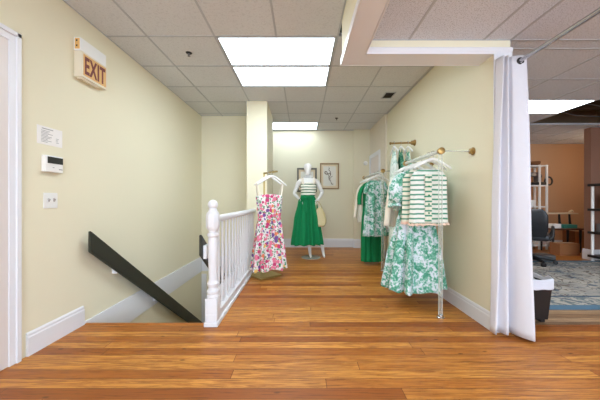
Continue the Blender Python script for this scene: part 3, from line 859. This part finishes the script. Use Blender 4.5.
# farther rack
rz3 = RBZ+.023
hanger((RBX, 4.56), rz3, R1, 'white hanger nearest the brass end of the farther rack, in the toile tunic', HG3, .42)
def tunic(c, rot, zt, zb, mat, lab):
    t_ = thing('tunic_dress', lab, 'dress', (c[0], c[1], zb)); P = P3(c, rot)
    b = MB(); cloth(b, c, rot, [(zt, .12, .03, 0, 0), (zt-.03, .165, .045, .002, 0), (zt-.3, .175, .07, .006, 0), (zb+.2, .20, .09, .012, 0), (zb, .215, .10, .014, 0)], freq=9, rings=30, hemwave=.008)
    mk('dress_body', b, mat, t_, smooth=True, solid=.003)
    for sg in (-1, 1):
        b = MB(); b.sweep(bez([P(sg*.12, 0, zt-.02), P(sg*.17, 0, zt-.10), P(sg*.19, 0, zt-.2)], 4), [.03, .045, .055, .06, .06, .06, .06, .058, .055], 14, .6, True, (0, 1, 0)); mk('sleeve', b, mat, t_, smooth=True)
    b = MB(); cloth(b, c, rot, [(zt+.012, .11, .032, 0, 0), (zt-.008, .122, .034, 0, 0)], rings=3); mk('neck_band', b, mat, t_, smooth=True, solid=.004)
tunic((RBX-.03, 4.56), R1, 1.405, .515, M['toile'], 'short green and white toile dress in front on the farther rack')
hanger((RBX, 4.79), rz3, R1, 'white hanger second along the farther rack, in the plain green dress', HG3, .42)
t_ = thing('green_dress', 'plain kelly green long dress behind the short toile dress on farther rack', 'dress', (RBX-.04, 4.79, .05))
cc, P = (RBX-.04, 4.79), P3((RBX-.04, 4.79), R1)
b = MB(); cloth(b, cc, R1, [(1.40, .11, .03, 0, 0), (1.365, .17, .04, .002, 0), (1.0, .16, .06, .004, 0)], rings=14, freq=7); mk('bodice', b, M['kgreen'], t_, smooth=True, solid=.003)
b = MB(); cloth(b, cc, R1, [(1.006, .16, .06, .004, 0), (.6, .18, .09, .014, 0), (.05, .185, .10, .016, 0)], rings=30, freq=12, n=120, hemwave=.004); mk('skirt', b, M['kgreen'], t_, smooth=True, solid=.003)
for sg in (-1, 1):
    b = MB(); sleeve(b, [P(sg*.14, 0, 1.35), P(sg*.20, -.01, 1.28), P(sg*.235, -.01, 1.16), P(sg*.235, -.01, 1.02)], [.045, .055, .06, .055], .6); mk('sleeve', b, M['kgreen'], t_, smooth=True)
hanger((RBX, 5.05), rz3, R1, 'white hanger farthest along the farther rack, in the cream blouse', HG3, .42)
blouse((RBX-.04, 5.05), R1, 1.40, .70, M['creamcloth'], 'cream long sleeved blouse behind the green dress on the farther rack', .2, .62, None, 'blouse', .05)

# brass face-out arm with strappy dresses
ar = thing('wall_display_bar', 'short brass display bar high on the right wall, holding three strappy dresses', 'garment bar', (XR, 3.94, 1.86))
b = MB(); b.sweep([(1.262, 3.94, 1.902), (1.57, 3.94, 1.912)], .014, 12); mk('bar', b, M['brass'], ar, smooth='auto')
b = MB(); b.lathe([(.045, 0), (.045, .008), (.034, .02), (.03, .05), (.018, .055)], (XR, 3.94, 1.912), 18, Matrix.Rotation(-PI/2, 3, 'Y')); mk('wall_flange', b, M['brass'], ar, smooth='auto')
b = MB(); b.lathe([(.014, 0), (.02, .003), (.02, .02), (.012, .024)], (1.264, 3.94, 1.902), 14, Matrix.Rotation(-PI/2, 3, 'Y')); mk('bar_tip', b, M['brass'], ar, smooth='auto')
RH = PI/2
for x, mat, zb, lab, hl in ((1.305, 'pale', .22, 'pale mint strappy dress at the tip of the brass wall arm', 'white hanger at the tip of the brass wall arm'),
                   (1.40, 'deepg', .55, 'dark green print strappy dress in the middle of the brass wall arm', 'white hanger in the middle of the brass wall arm'),
                   (1.50, 'toile2', .40, 'mint toile strappy dress nearest the wall on the brass arm', 'white hanger nearest the wall on the brass arm')):
    hanger((x, 3.94), 1.928, RH, hl, HG2, .34)
    t_ = thing('strappy_dress', lab, 'dress', (x, 3.94, zb), 'strappy dresses on the brass wall arm')
    P = P3((x, 3.94), RH)
    b = MB(); cloth(b, (x, 3.94), RH, [(1.77, .045, .010, 0, 0), (1.68, .075, .022, .001, 0), (1.56, .125, .034, .002, 0), (1.3, .13, .038, .003, 0), (zb, .17, .042, .006, 0)], freq=9, rings=36); mk('dress_body', b, M[mat], t_, smooth=True, solid=.003)
    for sg in (-1, 1):
        b = MB(); b.sweep([P(sg*.04, -.008, 1.76), P(sg*.05, 0, 1.83), P(sg*.04, .008, 1.76)], .007, 6, .35); mk('strap', b, M[mat], t_)

# ---- brass floor stand with the floral dress
st = thing('brass_floor_stand', 'brushed gold floor stand with square plate, holding the floral dress', 'display stand', (-.555, 4.08, 0))
Rb = Matrix.Rotation(math.radians(42.5), 3, 'Z')
b = MB(); b.obox(Vector((-.547, 4.045, .012)), (.36, .35, .024), Rb, .004); mk('base_plate', b, M['goldb'], st)
b = MB(); b.box(-.567, -.543, 4.068, 4.092, .02, 1.502, .002); mk('post', b, M['goldb'], st)
b = MB(); dv = Vector((.61, -.79, 0)); mid = Vector((-.555, 4.08, 1.49))+dv*.17
b.obox(mid, (.36, .024, .024), Matrix.Rotation(math.atan2(dv.y, dv.x), 3, 'Z'), .002); mk('top_arm', b, M['goldb'], st)
RF = math.atan2(.61, .79)-.10
HGF = 'white hangers on the gold floor stand'
pA, pB = Vector((-.555, 4.08, 0))+dv*.14, Vector((-.555, 4.08, 0))+dv*.23
hanger((pA.x, pA.y), 1.512, RF, 'white hanger on the gold stand, behind the one with the floral dress', HGF, .45, .12)
hanger((pB.x, pB.y), 1.512, RF, 'white hanger on the gold stand, front one carrying the floral dress', HGF, .45, .12)
fd = thing('floral_dress', 'white sundress with pink and purple flowers on the gold floor stand', 'dress', (pB.x, pB.y, .06))
cf = (pB.x-.04, pB.y); P = P3(cf, RF)
b = MB(); cloth(b, cf, RF, [(1.165, .20, .055, .003, 0), (1.05, .19, .06, .003, 0), (.83, .165, .06, .004, 0)], rings=14, freq=7, topcurve=-.03); mk('bodice', b, M['floral'], fd, smooth=True, solid=.003)
b = MB(); cloth(b, cf, RF, [(.836, .165, .06, .004, 0), (.75, .185, .08, .012, 0), (.3, .225, .12, .034, 0), (.135, .24, .135, .04, 0)], freq=8, rings=40, n=140, hemwave=.01); mk('skirt', b, M['floral'], fd, smooth=True, solid=.003)
b = MB(); cloth(b, cf, RF, [(.85, .168, .064, 0, 0), (.815, .17, .066, 0, 0)], rings=3); mk('waistband', b, M['floral'], fd, smooth=True, solid=.004)
for sg in (-1, 1):
    b = MB(); b.sweep(bez([P(sg*.165, -.05, 1.16), P(sg*.185, -.02, 1.27), P(sg*.20, 0, 1.345), P(sg*.185, .02, 1.27), P(sg*.165, .05, 1.16)], 5), .008, 6, .4); mk('strap', b, M['creamcloth'], fd)
b = MB()
for sg in (-1, 1): b.sweep(bez([P(0, -.075, .835), P(sg*.05, -.085, .86), P(sg*.065, -.085, .83), P(0, -.08, .83), P(sg*.03, -.10, .70), P(sg*.03, -.12, .58)], 5), .009, 6, .4)
mk('waist_tie', b, M['floral'], fd, smooth=True)

# ------------------------------------------------------------------ mannequin
MXc, MYc = .12, 5.34
mn = thing('mannequin', 'white mannequin in striped bodice and long green skirt by back wall', 'mannequin', (MXc, MYc, 0))
V = []; E = []; RR = []
def jv(p, r, parent=None):
    V.append((MXc+p[0], MYc+p[1], p[2])); RR.append(r)
    if parent is not None: E.append((parent, len(V)-1))
    return len(V)-1
pel = jv((-.01, 0, .98), (.135, .10)); wa = jv((-.005, 0, 1.14), (.105, .08), pel); ch = jv((.005, -.01, 1.33), (.125, .10), wa)
uc = jv((.008, -.005, 1.44), (.105, .07), ch); nb = jv((0, 0, 1.52), (.05, .05), uc); nk = jv((-.008, -.01, 1.60), (.043, .045), nb)
h1 = jv((-.012, -.03, 1.655), (.056, .062), nk); h2 = jv((-.012, -.02, 1.735), (.074, .092), h1); h3 = jv((-.012, -.01, 1.805), (.056, .07), h2)
for sg, el, ha in ((-1, (-.275, .06, 1.225), (-.165, -.055, 1.11)), (1, (.275, .05, 1.245), (.165, -.055, 1.075))):
    s1 = jv((sg*.12, 0, 1.475), (.055, .05), uc); s2 = jv((sg*.182, .005, 1.452), (.048, .048), s1)
    m1 = jv(((sg*.175+el[0])/2, .03, 1.335), (.042, .042), s2); e1 = jv(el, (.035, .035), m1)
    w1 = jv(((el[0]*.35+ha[0]*.65), el[1]*.35+ha[1]*.65, el[2]*.35+ha[2]*.65), (.027, .027), e1); w2 = jv(ha, (.03, .022), w1)
FT = ((-.045, .03), (.09, .285))
for i, (hx, fx) in enumerate(FT):
    hp = jv((hx-.03 if i == 0 else hx, 0, .90), (.095, .095), pel); th_ = jv((hx*.6+fx*.4, -.01, .68), (.075, .075), hp); kn = jv((hx*.4+fx*.6, -.02, .50), (.052, .055), th_)
    cf_ = jv((hx*.2+fx*.8, .01, .34), (.048, .052), kn); an = jv((fx, .01, .115), (.028, .03), cf_); bl = jv((fx+.01, -.06, .045), (.034, .026), an); to = jv((fx+.015, -.125, .032), (.024, .014), bl)
me = bpy.data.meshes.new('mannequin_body'); me.from_pydata(V, E, [])
ob = bpy.data.objects.new('mannequin_body', me); COL.objects.link(ob)
sk = ob.modifiers.new('skin', 'SKIN'); sk.use_smooth_shade = True
for i, r_ in enumerate(RR): me.skin_vertices[0].data[i].radius = r_
me.skin_vertices[0].data[0].use_root = True
ss = ob.modifiers.new('sub', 'SUBSURF'); ss.levels = 2; ss.render_levels = 2
dg = bpy.context.evaluated_depsgraph_get(); dg.update()
me2 = bpy.data.meshes.new_from_object(ob.evaluated_get(dg)); bm = MB(); bm.b.from_mesh(me2)
bpy.data.objects.remove(ob)
for sg, el, ha in ((-1, (-.275, .06, 1.225), (-.165, -.055, 1.11)), (1, (.275, .05, 1.245), (.165, -.055, 1.075))):
    d0 = (Vector(ha)-Vector(el)).normalized(); o = Vector((MXc, MYc, 0))+Vector(ha)
    side = Vector((0, 0, -1))-d0*Vector((0, 0, -1)).dot(d0); side.normalize(); nrm = d0.cross(side)
    for q, L in ((-.6, .066), (-.2, .075), (.2, .071), (.6, .056)):       # four fingers
        a0 = o+side*q*.034+d0*.005; a1 = a0+d0*L*.55+Vector((0, -.006, -.004)); a2 = a1+d0*L*.4+Vector((0, .004, -.016)); a3 = a2+d0*L*.3+Vector((0, .010, -.014))
        bm.sweep([a0, a1, a2, a3], [.0095, .0085, .0075, .0055], 8)
    t0 = o-side*.02-d0*.012; bm.sweep([t0, t0-side*.022+d0*.02, t0-side*.03+d0*.045], [.011, .009, .006], 8)   # thumb
mk('mannequin_body', bm, M['wmann'], mn, smooth=True)
b = MB(); b.lathe([(.0, 0), (.185, 0), (.185, .008), (.18, .012), (0, .012)], (MXc+.05, MYc-.02, 0), 32); bs = mk('base_disc', b, M['plate'], mn, smooth='auto')
b = MB(); b.sweep([(MXc+.285, MYc+.02, .01), (MXc+.285, MYc+.02, .2)], .007, 8); mk('support_rod', b, M['chrome'], bs)
b = MB(); cloth(b, (MXc, MYc-.008), 0, [(1.425, .145, .088, 0, .003), (1.34, .152, .118, 0, .003), (1.24, .14, .105, 0, 0), (1.14, .128, .100, 0, -.003)], rings=16, p=.9, topcurve=-.02)
tp = mk('striped_bodice', b, M['striC'], mn, smooth=True, solid=.004)
for sg in (-1, 1):
    b = MB(); b.sweep(bez([(MXc+sg*.105, MYc-.105, 1.40), (MXc+sg*.11, MYc-.075, 1.47), (MXc+sg*.105, MYc-.005, 1.525), (MXc+sg*.10, MYc+.06, 1.46), (MXc+sg*.10, MYc+.088, 1.40)], 6), .024, 8, .3, True, (1, 0, 0)); mk('strap', b, M['creamcloth'], tp, smooth=True)
b = MB(); cloth(b, (MXc-.01, MYc-.005), 0, [(1.165, .132, .103, .001, 0), (1.08, .165, .125, .016, -.005), (.7, .225, .19, .032, -.015), (.26, .28, .24, .038, -.02)], rings=44, n=160, freq=13, hemwave=.006)
sk_ = mk('green_skirt', b, M['kgreen'], mn, smooth=True, solid=.003)
b = MB(); cloth(b, (MXc-.01, MYc-.005), 0, [(1.19, .131, .104, 0, 0), (1.135, .14, .112, 0, 0)], rings=4); mk('waistband', b, M['kgreen'], sk_, smooth=True, solid=.006)
b = MB(); kx, ky, kz = MXc-.05, MYc-.135, 1.14
for sg in (-1, 1):
    b.sweep(bez([(kx, ky, kz), (kx+sg*.06, ky-.02, kz+.025), (kx+sg*.085, ky-.015, kz-.02), (kx+sg*.01, ky-.01, kz-.005)], 6), .02, 8, .4)
    b.sweep(bez([(kx, ky-.005, kz), (kx+sg*.02-.01, ky-.03, kz-.12), (kx+sg*.035-.01, ky-.055, kz-.24-.03*sg)], 6), [.014]*6+[.02]*7, 8, .35)
b.sweep([(kx-.02, ky-.012, kz), (kx+.02, ky-.012, kz)], .018, 8); mk('waist_bow', b, M['kgreen'], sk_, smooth=True)

hb = thing('handbag', 'cream leather handbag hanging from the mannequin arm', 'handbag', (.335, 5.22, .60))
def bagf(u, v):
    th = 2*PI*u; z = .60+.36*v
    a = [.085, .118, .128, .118, .092, .06][min(5, int(v*5))]; a2 = [.085, .118, .128, .118, .092, .06][min(5, int(v*5)+1)]; k = v*5-int(v*5)
    a = a+(a2-a)*k; d_ = .055*(1-.65*v)*(1 if v > .04 else .8)
    cs, sn = math.cos(th), math.sin(th)
    return Vector((.335+a*math.copysign(abs(cs)**.7, cs)+.004*math.sin(7*th+v*9), 5.24+d_*math.copysign(abs(sn)**.7, sn)+.006*math.sin(5*th+v*6), z-.05*v*abs(cs)**2+.03*cs*0))
b = MB(); vs = b.grid(bagf, 40, 20, True); b.face(vs[0][::-1]); b.face(vs[-1]); mk('bag_body', b, M['bag'], hb, smooth=True)
for oy in (-.015, .02):
    b = MB(); b.sweep(bez([(.265, 5.24+oy, .87), (.262, 5.235+oy, .97), (.272, 5.235+oy*.6, 1.05), (.295, 5.235+oy*.6, 1.075), (.34, 5.235+oy, 1.03), (.375, 5.24+oy, .95), (.385, 5.24+oy, .88)], 6), .008, 8, .6); mk('handle', b, M['bag'], hb, smooth=True)

# ------------------------------------------------------------------ curtain and rod
rd = thing('curtain_rod', 'long steel curtain rod running forward along the lower ceiling at right', 'curtain rod', (1.75, 1.0, 2.217))
b = MB(); b.sweep([(1.75, -1.2, 2.217), (1.75, 2.30, 2.217)], .0145, 14); mk('rod', b, M['chrome'], rd, smooth='auto')
b = MB(); b.lathe([(.026, 0), (.026, .012), (.018, .018), (.018, .03)], (1.75, WY-.012, 2.217), 14, Matrix.Rotation(PI/2, 3, 'X')); mk('end_socket', b, M['black'], rd, smooth='auto')
b = MB(); b.sweep([(1.75, -.3, 2.217), (1.75, -.3, CL-.004)], .006, 8); b.lathe([(.025, 0), (.025, .006)], (1.75, -.3, CL-.01), 12); mk('ceiling_bracket', b, M['chrome'], rd)
cu = thing('curtain', 'white floor length curtain gathered against the right wall end', 'curtain', (1.7, 2.22, .02))
top = [(1.600, 2.296), (1.618, 2.228), (1.640, 2.298), (1.657, 2.225), (1.674, 2.298), (1.688, 2.262), (1.700, 2.244), (1.755, 2.236), (1.806, 2.240), (1.822, 2.262), (1.815, 2.294)]
bot = [(1.545, 2.290), (1.558, 2.225), (1.605, 2.285), (1.640, 2.215), (1.690, 2.290), (1.702, 2.240), (1.716, 2.200), (1.745, 2.145), (1.772, 2.118), (1.80, 2.18), (1.815, 2.28)]
tp_, bt_ = bez([(x, y, 0) for x, y in top], 8), bez([(x, y, 0) for x, y in bot], 8)
def cf(u, v):
    i = u*(len(tp_)-1); k = min(int(i), len(tp_)-2); q = i-k
    a = tp_[k].lerp(tp_[k+1], q); c_ = bt_[k].lerp(bt_[k+1], q); s_ = v**.9
    p = a.lerp(c_, s_); p.z = 2.262-(2.262-.022)*v
    p.x += .004*math.sin(v*9+u*14); return p
b = MB(); b.grid(cf, 81, 40); ct = mk('curtain_cloth', b, M['curtain'], cu, smooth=True, solid=.003)
b = MB(); R90 = Matrix.Rotation(PI/2, 3, 'X')
N = 24
for k in range(N):
    a0, a1 = 2*PI*k/N, 2*PI*(k+1)/N
b.lathe([(.016, -.006), (.029, -.006), (.030, 0), (.029, .006), (.016, .006), (.016, -.006)], (1.755, 2.236, 2.217), N, R90)
mk('grommet', b, M['black'], cu, smooth='auto')

# ------------------------------------------------------------------ bin by the curtain
bn = thing('waste_bin', 'black waste bin with a white liner beside the curtain', 'waste bin', (2.10, 2.57, 0))
def taper(mb, x0, x1, y0, y1, z0, z1, ins):
    lo = [(x0+ins, y0+ins), (x1-ins, y0+ins), (x1-ins, y1-ins), (x0+ins, y1-ins)]; hi = [(x0, y0), (x1, y0), (x1, y1), (x0, y1)]
    A = [mb.b.verts.new((x, y, z0)) for x, y in lo]; B = [mb.b.verts.new((x, y, z1)) for x, y in hi]
    for k in range(4): mb.face((A[k], A[(k+1) % 4], B[(k+1) % 4], B[k]))
    mb.face(A[::-1]); return A, B
b = MB(); taper(b, 1.925, 2.215, 2.46, 2.68, .035, .365, .022)
bo = mk('bin_body', b, M['black'], bn, solid=.006)
for x in (1.99, 2.075, 2.165):
    b = MB(); b.box(x-.022, x+.022, 2.50, 2.55, .0022, .036, .006); mk('foot', b, M['black'], bn)
b = MB()
def lf(u, v):
    th = u*4; k = int(th) % 4; q = th-int(th)
    cs = [(1.92, 2.455), (2.22, 2.455), (2.22, 2.685), (1.92, 2.685)]; a, c_ = cs[k], cs[(k+1) % 4]
    x, y = a[0]+(c_[0]-a[0])*q, a[1]+(c_[1]-a[1])*q; mxx, myy = 2.07, 2.57
    s_ = [.90, 1.0, 1.02, 1.03][0] if v < .01 else (.90+.12*min(1, v*2.2))
    wv = math.sin(u*46)*.004+math.sin(u*21+1)*.005
    zz = (.30 if v < .01 else .30+.10*min(1, v*2.5)) if v < .45 else .40-.085*(v-.45)/.55+wv*2.2
    return Vector((mxx+(x-mxx)*(s_+wv), myy+(y-myy)*(s_+wv), zz+(.006*math.sin(u*30) if v > .2 else 0)))
b.grid(lf, 96, 16, True); mk('bin_liner', b, M['liner'], bn, smooth=True, solid=.002)

# ------------------------------------------------------------------ back office
rx0, rx1, ry0, ry1 = 2.0, 6.6, 2.78, 5.0
b = MB(); b.box(rx0, rx1, ry0, ry1, .002, .012, .004)
tag(mk('area_rug', b, rug_mat(rx0, rx1, ry0, ry1), loc=((rx0+rx1)/2, (ry0+ry1)/2, .002)), 'large grey and blue patterned rug on the office floor', 'rug')

# office chair
oc = thing('office_chair', 'black leather office chair on the far edge of the rug', 'office chair', (3.98, 4.84, .012))
RO = Matrix.Rotation(math.radians(-42), 3, 'Z'); O = Vector((3.98, 4.84, .012))
def L(x, y, z): return O+RO @ Vector((x, y, z))
b = MB(); b.obox(L(0, .03, .46), (.50, .50, .11), RO, .045); mk('seat', b, M['leather'], oc, smooth='auto')
b = MB()
def bkf(u, v):
    th = 2*PI*u; cs, sn = math.cos(th), math.sin(th)
    wv = .235*(1-.30*max(0, (v-.72)/.28)**2)*(.86+.14*min(1, v*4)); dp = .052*(1-.5*max(0, (v-.85)/.15)**2)
    z = .47+.47*v; y = -.20-.09*v-.03*math.sin(v*PI)+dp*math.copysign(abs(sn)**.6, sn)-.02*cs*cs
    return L(wv*math.copysign(abs(cs)**.6, cs), y, z)
vs = b.grid(bkf, 40, 18, True); b.face(vs[0][::-1]); b.face(vs[-1]); mk('backrest', b, M['leather'], oc, smooth='auto')
for sg in (-1, 1):
    b = MB(); b.sweep(bez([L(sg*.24, -.18, .43), L(sg*.29, -.16, .50), L(sg*.29, -.08, .62), L(sg*.285, .10, .63), L(sg*.28, .18, .55), L(sg*.24, .18, .44)], 5), .022, 10); mk('armrest', b, M['black'], oc, smooth=True)
b = MB(); b.sweep([L(0, 0, .10), L(0, 0, .42)], .028, 12); mk('gas_lift', b, M['black'], oc, smooth='auto')
b = MB()
for k in range(5):
    a = 2*PI*k/5+.25; b.sweep([L(0, 0, .12), L(.17*math.cos(a), .17*math.sin(a), .105), L(.33*math.cos(a), .33*math.sin(a), .075)], [.04, .033, .022], 8, .7)
mk('star_base', b, M['black'], oc, smooth='auto')
for k in range(5):
    a = 2*PI*k/5+.25; q = L(.33*math.cos(a), .33*math.sin(a), .032)
    b = MB(); b.sweep([q+RO @ Vector((-.025*math.sin(a), .025*math.cos(a), 0)), q-RO @ Vector((-.025*math.sin(a), .025*math.cos(a), 0))], .031, 14); b.sweep([q, q+Vector((0, 0, .04))], .009, 8)
    mk('caster', b, M['black'], oc, smooth='auto')
b = MB(); b.box(4.25, 4.55, 4.97, 5.22, .002, .115, .03)
tag(mk('floor_cushion', b, M['grey'], smooth='auto'), 'low grey block on the floor right of the office chair', 'floor block')

# white shelf unit in the corner
su = thing('white_shelf_unit', 'tall narrow white shelf unit with clutter behind the office chair', 'shelf unit', (5.2, 6.33, 0))
for x in (4.93, 5.27, 5.43):
    for y in (6.17, 6.49):
        b = MB(); b.box(x-.018, x+.018, y-.018, y+.018, 0, 1.88 if x > 5 else 1.88, .003); mk('post', b, M['wplas'], su)
for z in (.10, .55, .95, 1.42, 1.86):
    b = MB(); b.box(4.91, 5.45, 6.15, 6.51, z-.015, z+.012, .003); mk('shelf', b, M['wplas'], su)
b = MB(); b.lathe([(.07, 0), (.10, .03), (.115, .08), (.11, .10), (.10, .10), (.09, .03), (.02, .02)], (5.28, 6.32, 1.872), 18)
tag(mk('wicker_basket', b, M['basket'], smooth=True), 'small brown wicker basket on top of the white shelf unit', 'basket')
sm = thing('tabletop_machine', 'dark machine on the upper shelf of the white shelf unit', 'machine', (5.24, 6.32, 1.432))
b = MB(); b.box(5.05, 5.40, 6.26, 6.42, 1.433, 1.47, .01); mk('machine_base', b, M['black'], sm)
b = MB(); b.box(5.31, 5.40, 6.26, 6.38, 1.47, 1.70, .02); b.box(5.07, 5.40, 6.27, 6.37, 1.63, 1.73, .02); b.box(5.07, 5.14, 6.28, 6.36, 1.53, 1.66, .015); mk('machine_arm', b, M['grey'], sm)
b = MB(); b.lathe([(.045, 0), (.045, .02), (.02, .024)], (5.40, 6.32, 1.64), 14, Matrix.Rotation(PI/2, 3, 'Y')); mk('hand_wheel', b, M['black'], sm, smooth='auto')
tb = thing('black_caddy', 'black caddy with a loop handle on the upper white shelf', 'caddy', (5.32, 6.19, 1.433))
b = MB(); b.box(5.12, 5.44, 6.155, 6.235, 1.433, 1.50, .015); mk('caddy_body', b, M['black'], tb, smooth='auto')
b = MB(); b.sweep(bez([(5.40, 6.19, 1.49), (5.44, 6.19, 1.60), (5.53, 6.19, 1.60), (5.57, 6.19, 1.52), (5.53, 6.19, 1.44), (5.43, 6.19, 1.455)], 5), .017, 8); mk('caddy_handle', b, M['black'], tb, smooth=True)
b = MB(); b.box(5.08, 5.22, 6.22, 6.38, .962, 1.10, .006)
tag(mk('white_box', b, M['wplas']), 'small white box on the middle shelf of the white shelf unit', 'box')

# two tier table with clutter
tt = thing('two_tier_table', 'small dark wood two tier table against the tan wall', 'table', (5.5, 5.95, 0))
b = MB(); b.box(5.18, 5.86, 5.75, 6.11, .475, .51, .008); mk('tabletop', b, M['walnut'], tt)
b = MB(); b.box(5.17, 5.83, 5.86, 6.11, .80, .825, .006); us = mk('upper_tier', b, M['linen'], tt)
for x, y in ((5.23, 5.79), (5.80, 5.79), (5.23, 6.07), (5.80, 6.07)):
    b = MB(); b.sweep([(x, y, 0), (x, y, .25), (x, y, .48)], [.014, .019, .024], 10); mk('leg', b, M['black'], tt, smooth='auto')
for x in (5.56, 5.78, 5.22):
    b = MB(); b.sweep([(x, 5.98, .51), (x-.02, 5.98, .64), (x-.03, 5.98, .80)], [.028, .022, .018], 8); mk('tier_support', b, M['black'], tt, smooth='auto')
b = MB(); b.box(5.45, 5.74, 5.79, 5.95, .511, .585, .005)
tag(mk('teal_box', b, M['teal']), 'flat teal box on the two tier table', 'box')
b = MB(); b.box(5.22, 5.40, 5.79, 5.95, .511, .56, .004); b.box(5.24, 5.41, 5.80, 5.94, .56, .60, .004)
tag(mk('paper_stack', b, M['ivory']), 'pale paper stack left of the teal box on the two tier table', 'papers')
b = MB(); b.sweep(bez([(5.74, 5.97, .835), (5.76, 5.97, .85), (5.79, 5.97, .87), (5.81, 5.97, .845)], 4), .022, 8)
tag(mk('folded_cloth', b, M['linen'], smooth=True), 'small rolled pale cloth on the upper tier of the dark table', 'cloth')
cb = thing('cardboard_box', 'brown cardboard box on the floor under the two tier table', 'box', (5.36, 5.66, 0), 'cardboard boxes in the office')
b = MB(); b.box(5.10, 5.50, 5.50, 5.73, 0, .235, .004); mk('carton', b, M['card'], cb)
b = MB(); b.box(5.10, 5.50, 5.60, 5.64, .234, .2365); mk('packing_tape', b, M['linen'], cb)
cb = thing('cardboard_box', 'taller brown cardboard box right of the two tier table', 'box', (5.98, 6.2, 0), 'cardboard boxes in the office')
b = MB(); b.box(5.90, 6.15, 6.0, 6.3, 0, .42, .004); mk('carton', b, M['card'], cb)
b = MB(); b.box(6.005, 6.045, 6.0, 6.3, .419, .4215); mk('packing_tape', b, M['linen'], cb)

# shelf by the partition
bs_ = thing('black_shelf_unit', 'black shelf unit with white posts in front of the brown partition', 'shelf unit', (5.67, 4.85, 0))
for x in (5.205, 6.15):
    for y in (4.72, 4.98):
        b = MB(); b.lathe([(.026, .012), (.026, .05), (.022, .06), (.022, 1.36), (.024, 1.38)], (x, y, 0), 14); mk('post', b, M['wplas'], bs_, smooth='auto')
for z in (.10, .52, .93, 1.37):
    b = MB(); b.box(5.15, 6.20, 4.68, 5.02, z-.025, z+.018, .006); mk('shelf', b, M['black'], bs_)
b = MB(); b.box(5.34, 5.56, 4.78, 4.98, .9485, 1.20, .006)
tag(mk('amber_box', b, M['amber']), 'amber coloured box on the black shelf unit', 'box')
b = MB(); b.box(5.27, 5.50, 4.78, 4.98, .5385, .68, .006)
tag(mk('grey_box', b, M['grey']), 'grey box on a lower shelf of the black shelf unit', 'box')

# warm lamp at the back of the office
dl = thing('wall_lamp', 'warm glowing wall lamp behind the brown partition in the office', 'lamp', (6.25, 5.225, 1.85))
b = MB(); b.lathe([(.06, 0), (.06, .015), (.02, .02), (.02, .10)], (6.25, 5.225, 1.85), 16, Matrix.Rotation(-PI/2, 3, 'X')); mk('wall_plate', b, M['brass'], dl, smooth='auto')
b = MB(); b.lathe([(.05, -.09), (.09, -.05), (.10, 0), (.09, .05), (.05, .09)], (6.25, 5.375, 1.85), 18); mk('lamp_shade', b, M['bulb'], dl, smooth=True)

# ------------------------------------------------------------------ daylight, camera, colour
wd = bpy.data.worlds.new('daylight'); SC.world = wd; wd.use_nodes = True
nt = wd.node_tree; nt.nodes.clear(); o_ = nt.nodes.new('ShaderNodeOutputWorld'); bg = nt.nodes.new('ShaderNodeBackground')
bg.inputs[0].default_value = (.70, .84, 1.0, 1); bg.inputs[1].default_value = 8.5
nt.links.new(bg.outputs[0], o_.inputs[0])
pl = bpy.data.lights.new('window_portal', 'AREA'); pl.shape = 'RECTANGLE'; pl.size = WX1-WX0; pl.size_y = WZ1-WZ0; pl.cycles.is_portal = True
po = bpy.data.objects.new('window_portal', pl); COL.objects.link(po); po.location = ((WX0+WX1)/2, YR-.125, (WZ0+WZ1)/2); po.rotation_euler = (PI/2, 0, 0)

cam = bpy.data.cameras.new('camera'); co = bpy.data.objects.new('camera', cam); COL.objects.link(co)
co.location = (0, 0, EYE); co.rotation_euler = (PI/2, 0, 0)
cam.sensor_width = 36; cam.sensor_fit = 'HORIZONTAL'; cam.lens = 36*278/600; cam.shift_x = -2/600; cam.clip_start = .05
SC.camera = co
SC.view_settings.view_transform = 'Standard'; SC.view_settings.look = 'None'
SC.view_settings.gamma = 1; SC.view_settings.use_curve_mapping = False; SC.view_settings.exposure = 0.47
SC.cycles.use_denoising = True
SC.cycles.max_bounces = 10; SC.cycles.diffuse_bounces = 6; SC.cycles.transparent_max_bounces = 16
SC.cycles.sample_clamp_indirect = 6
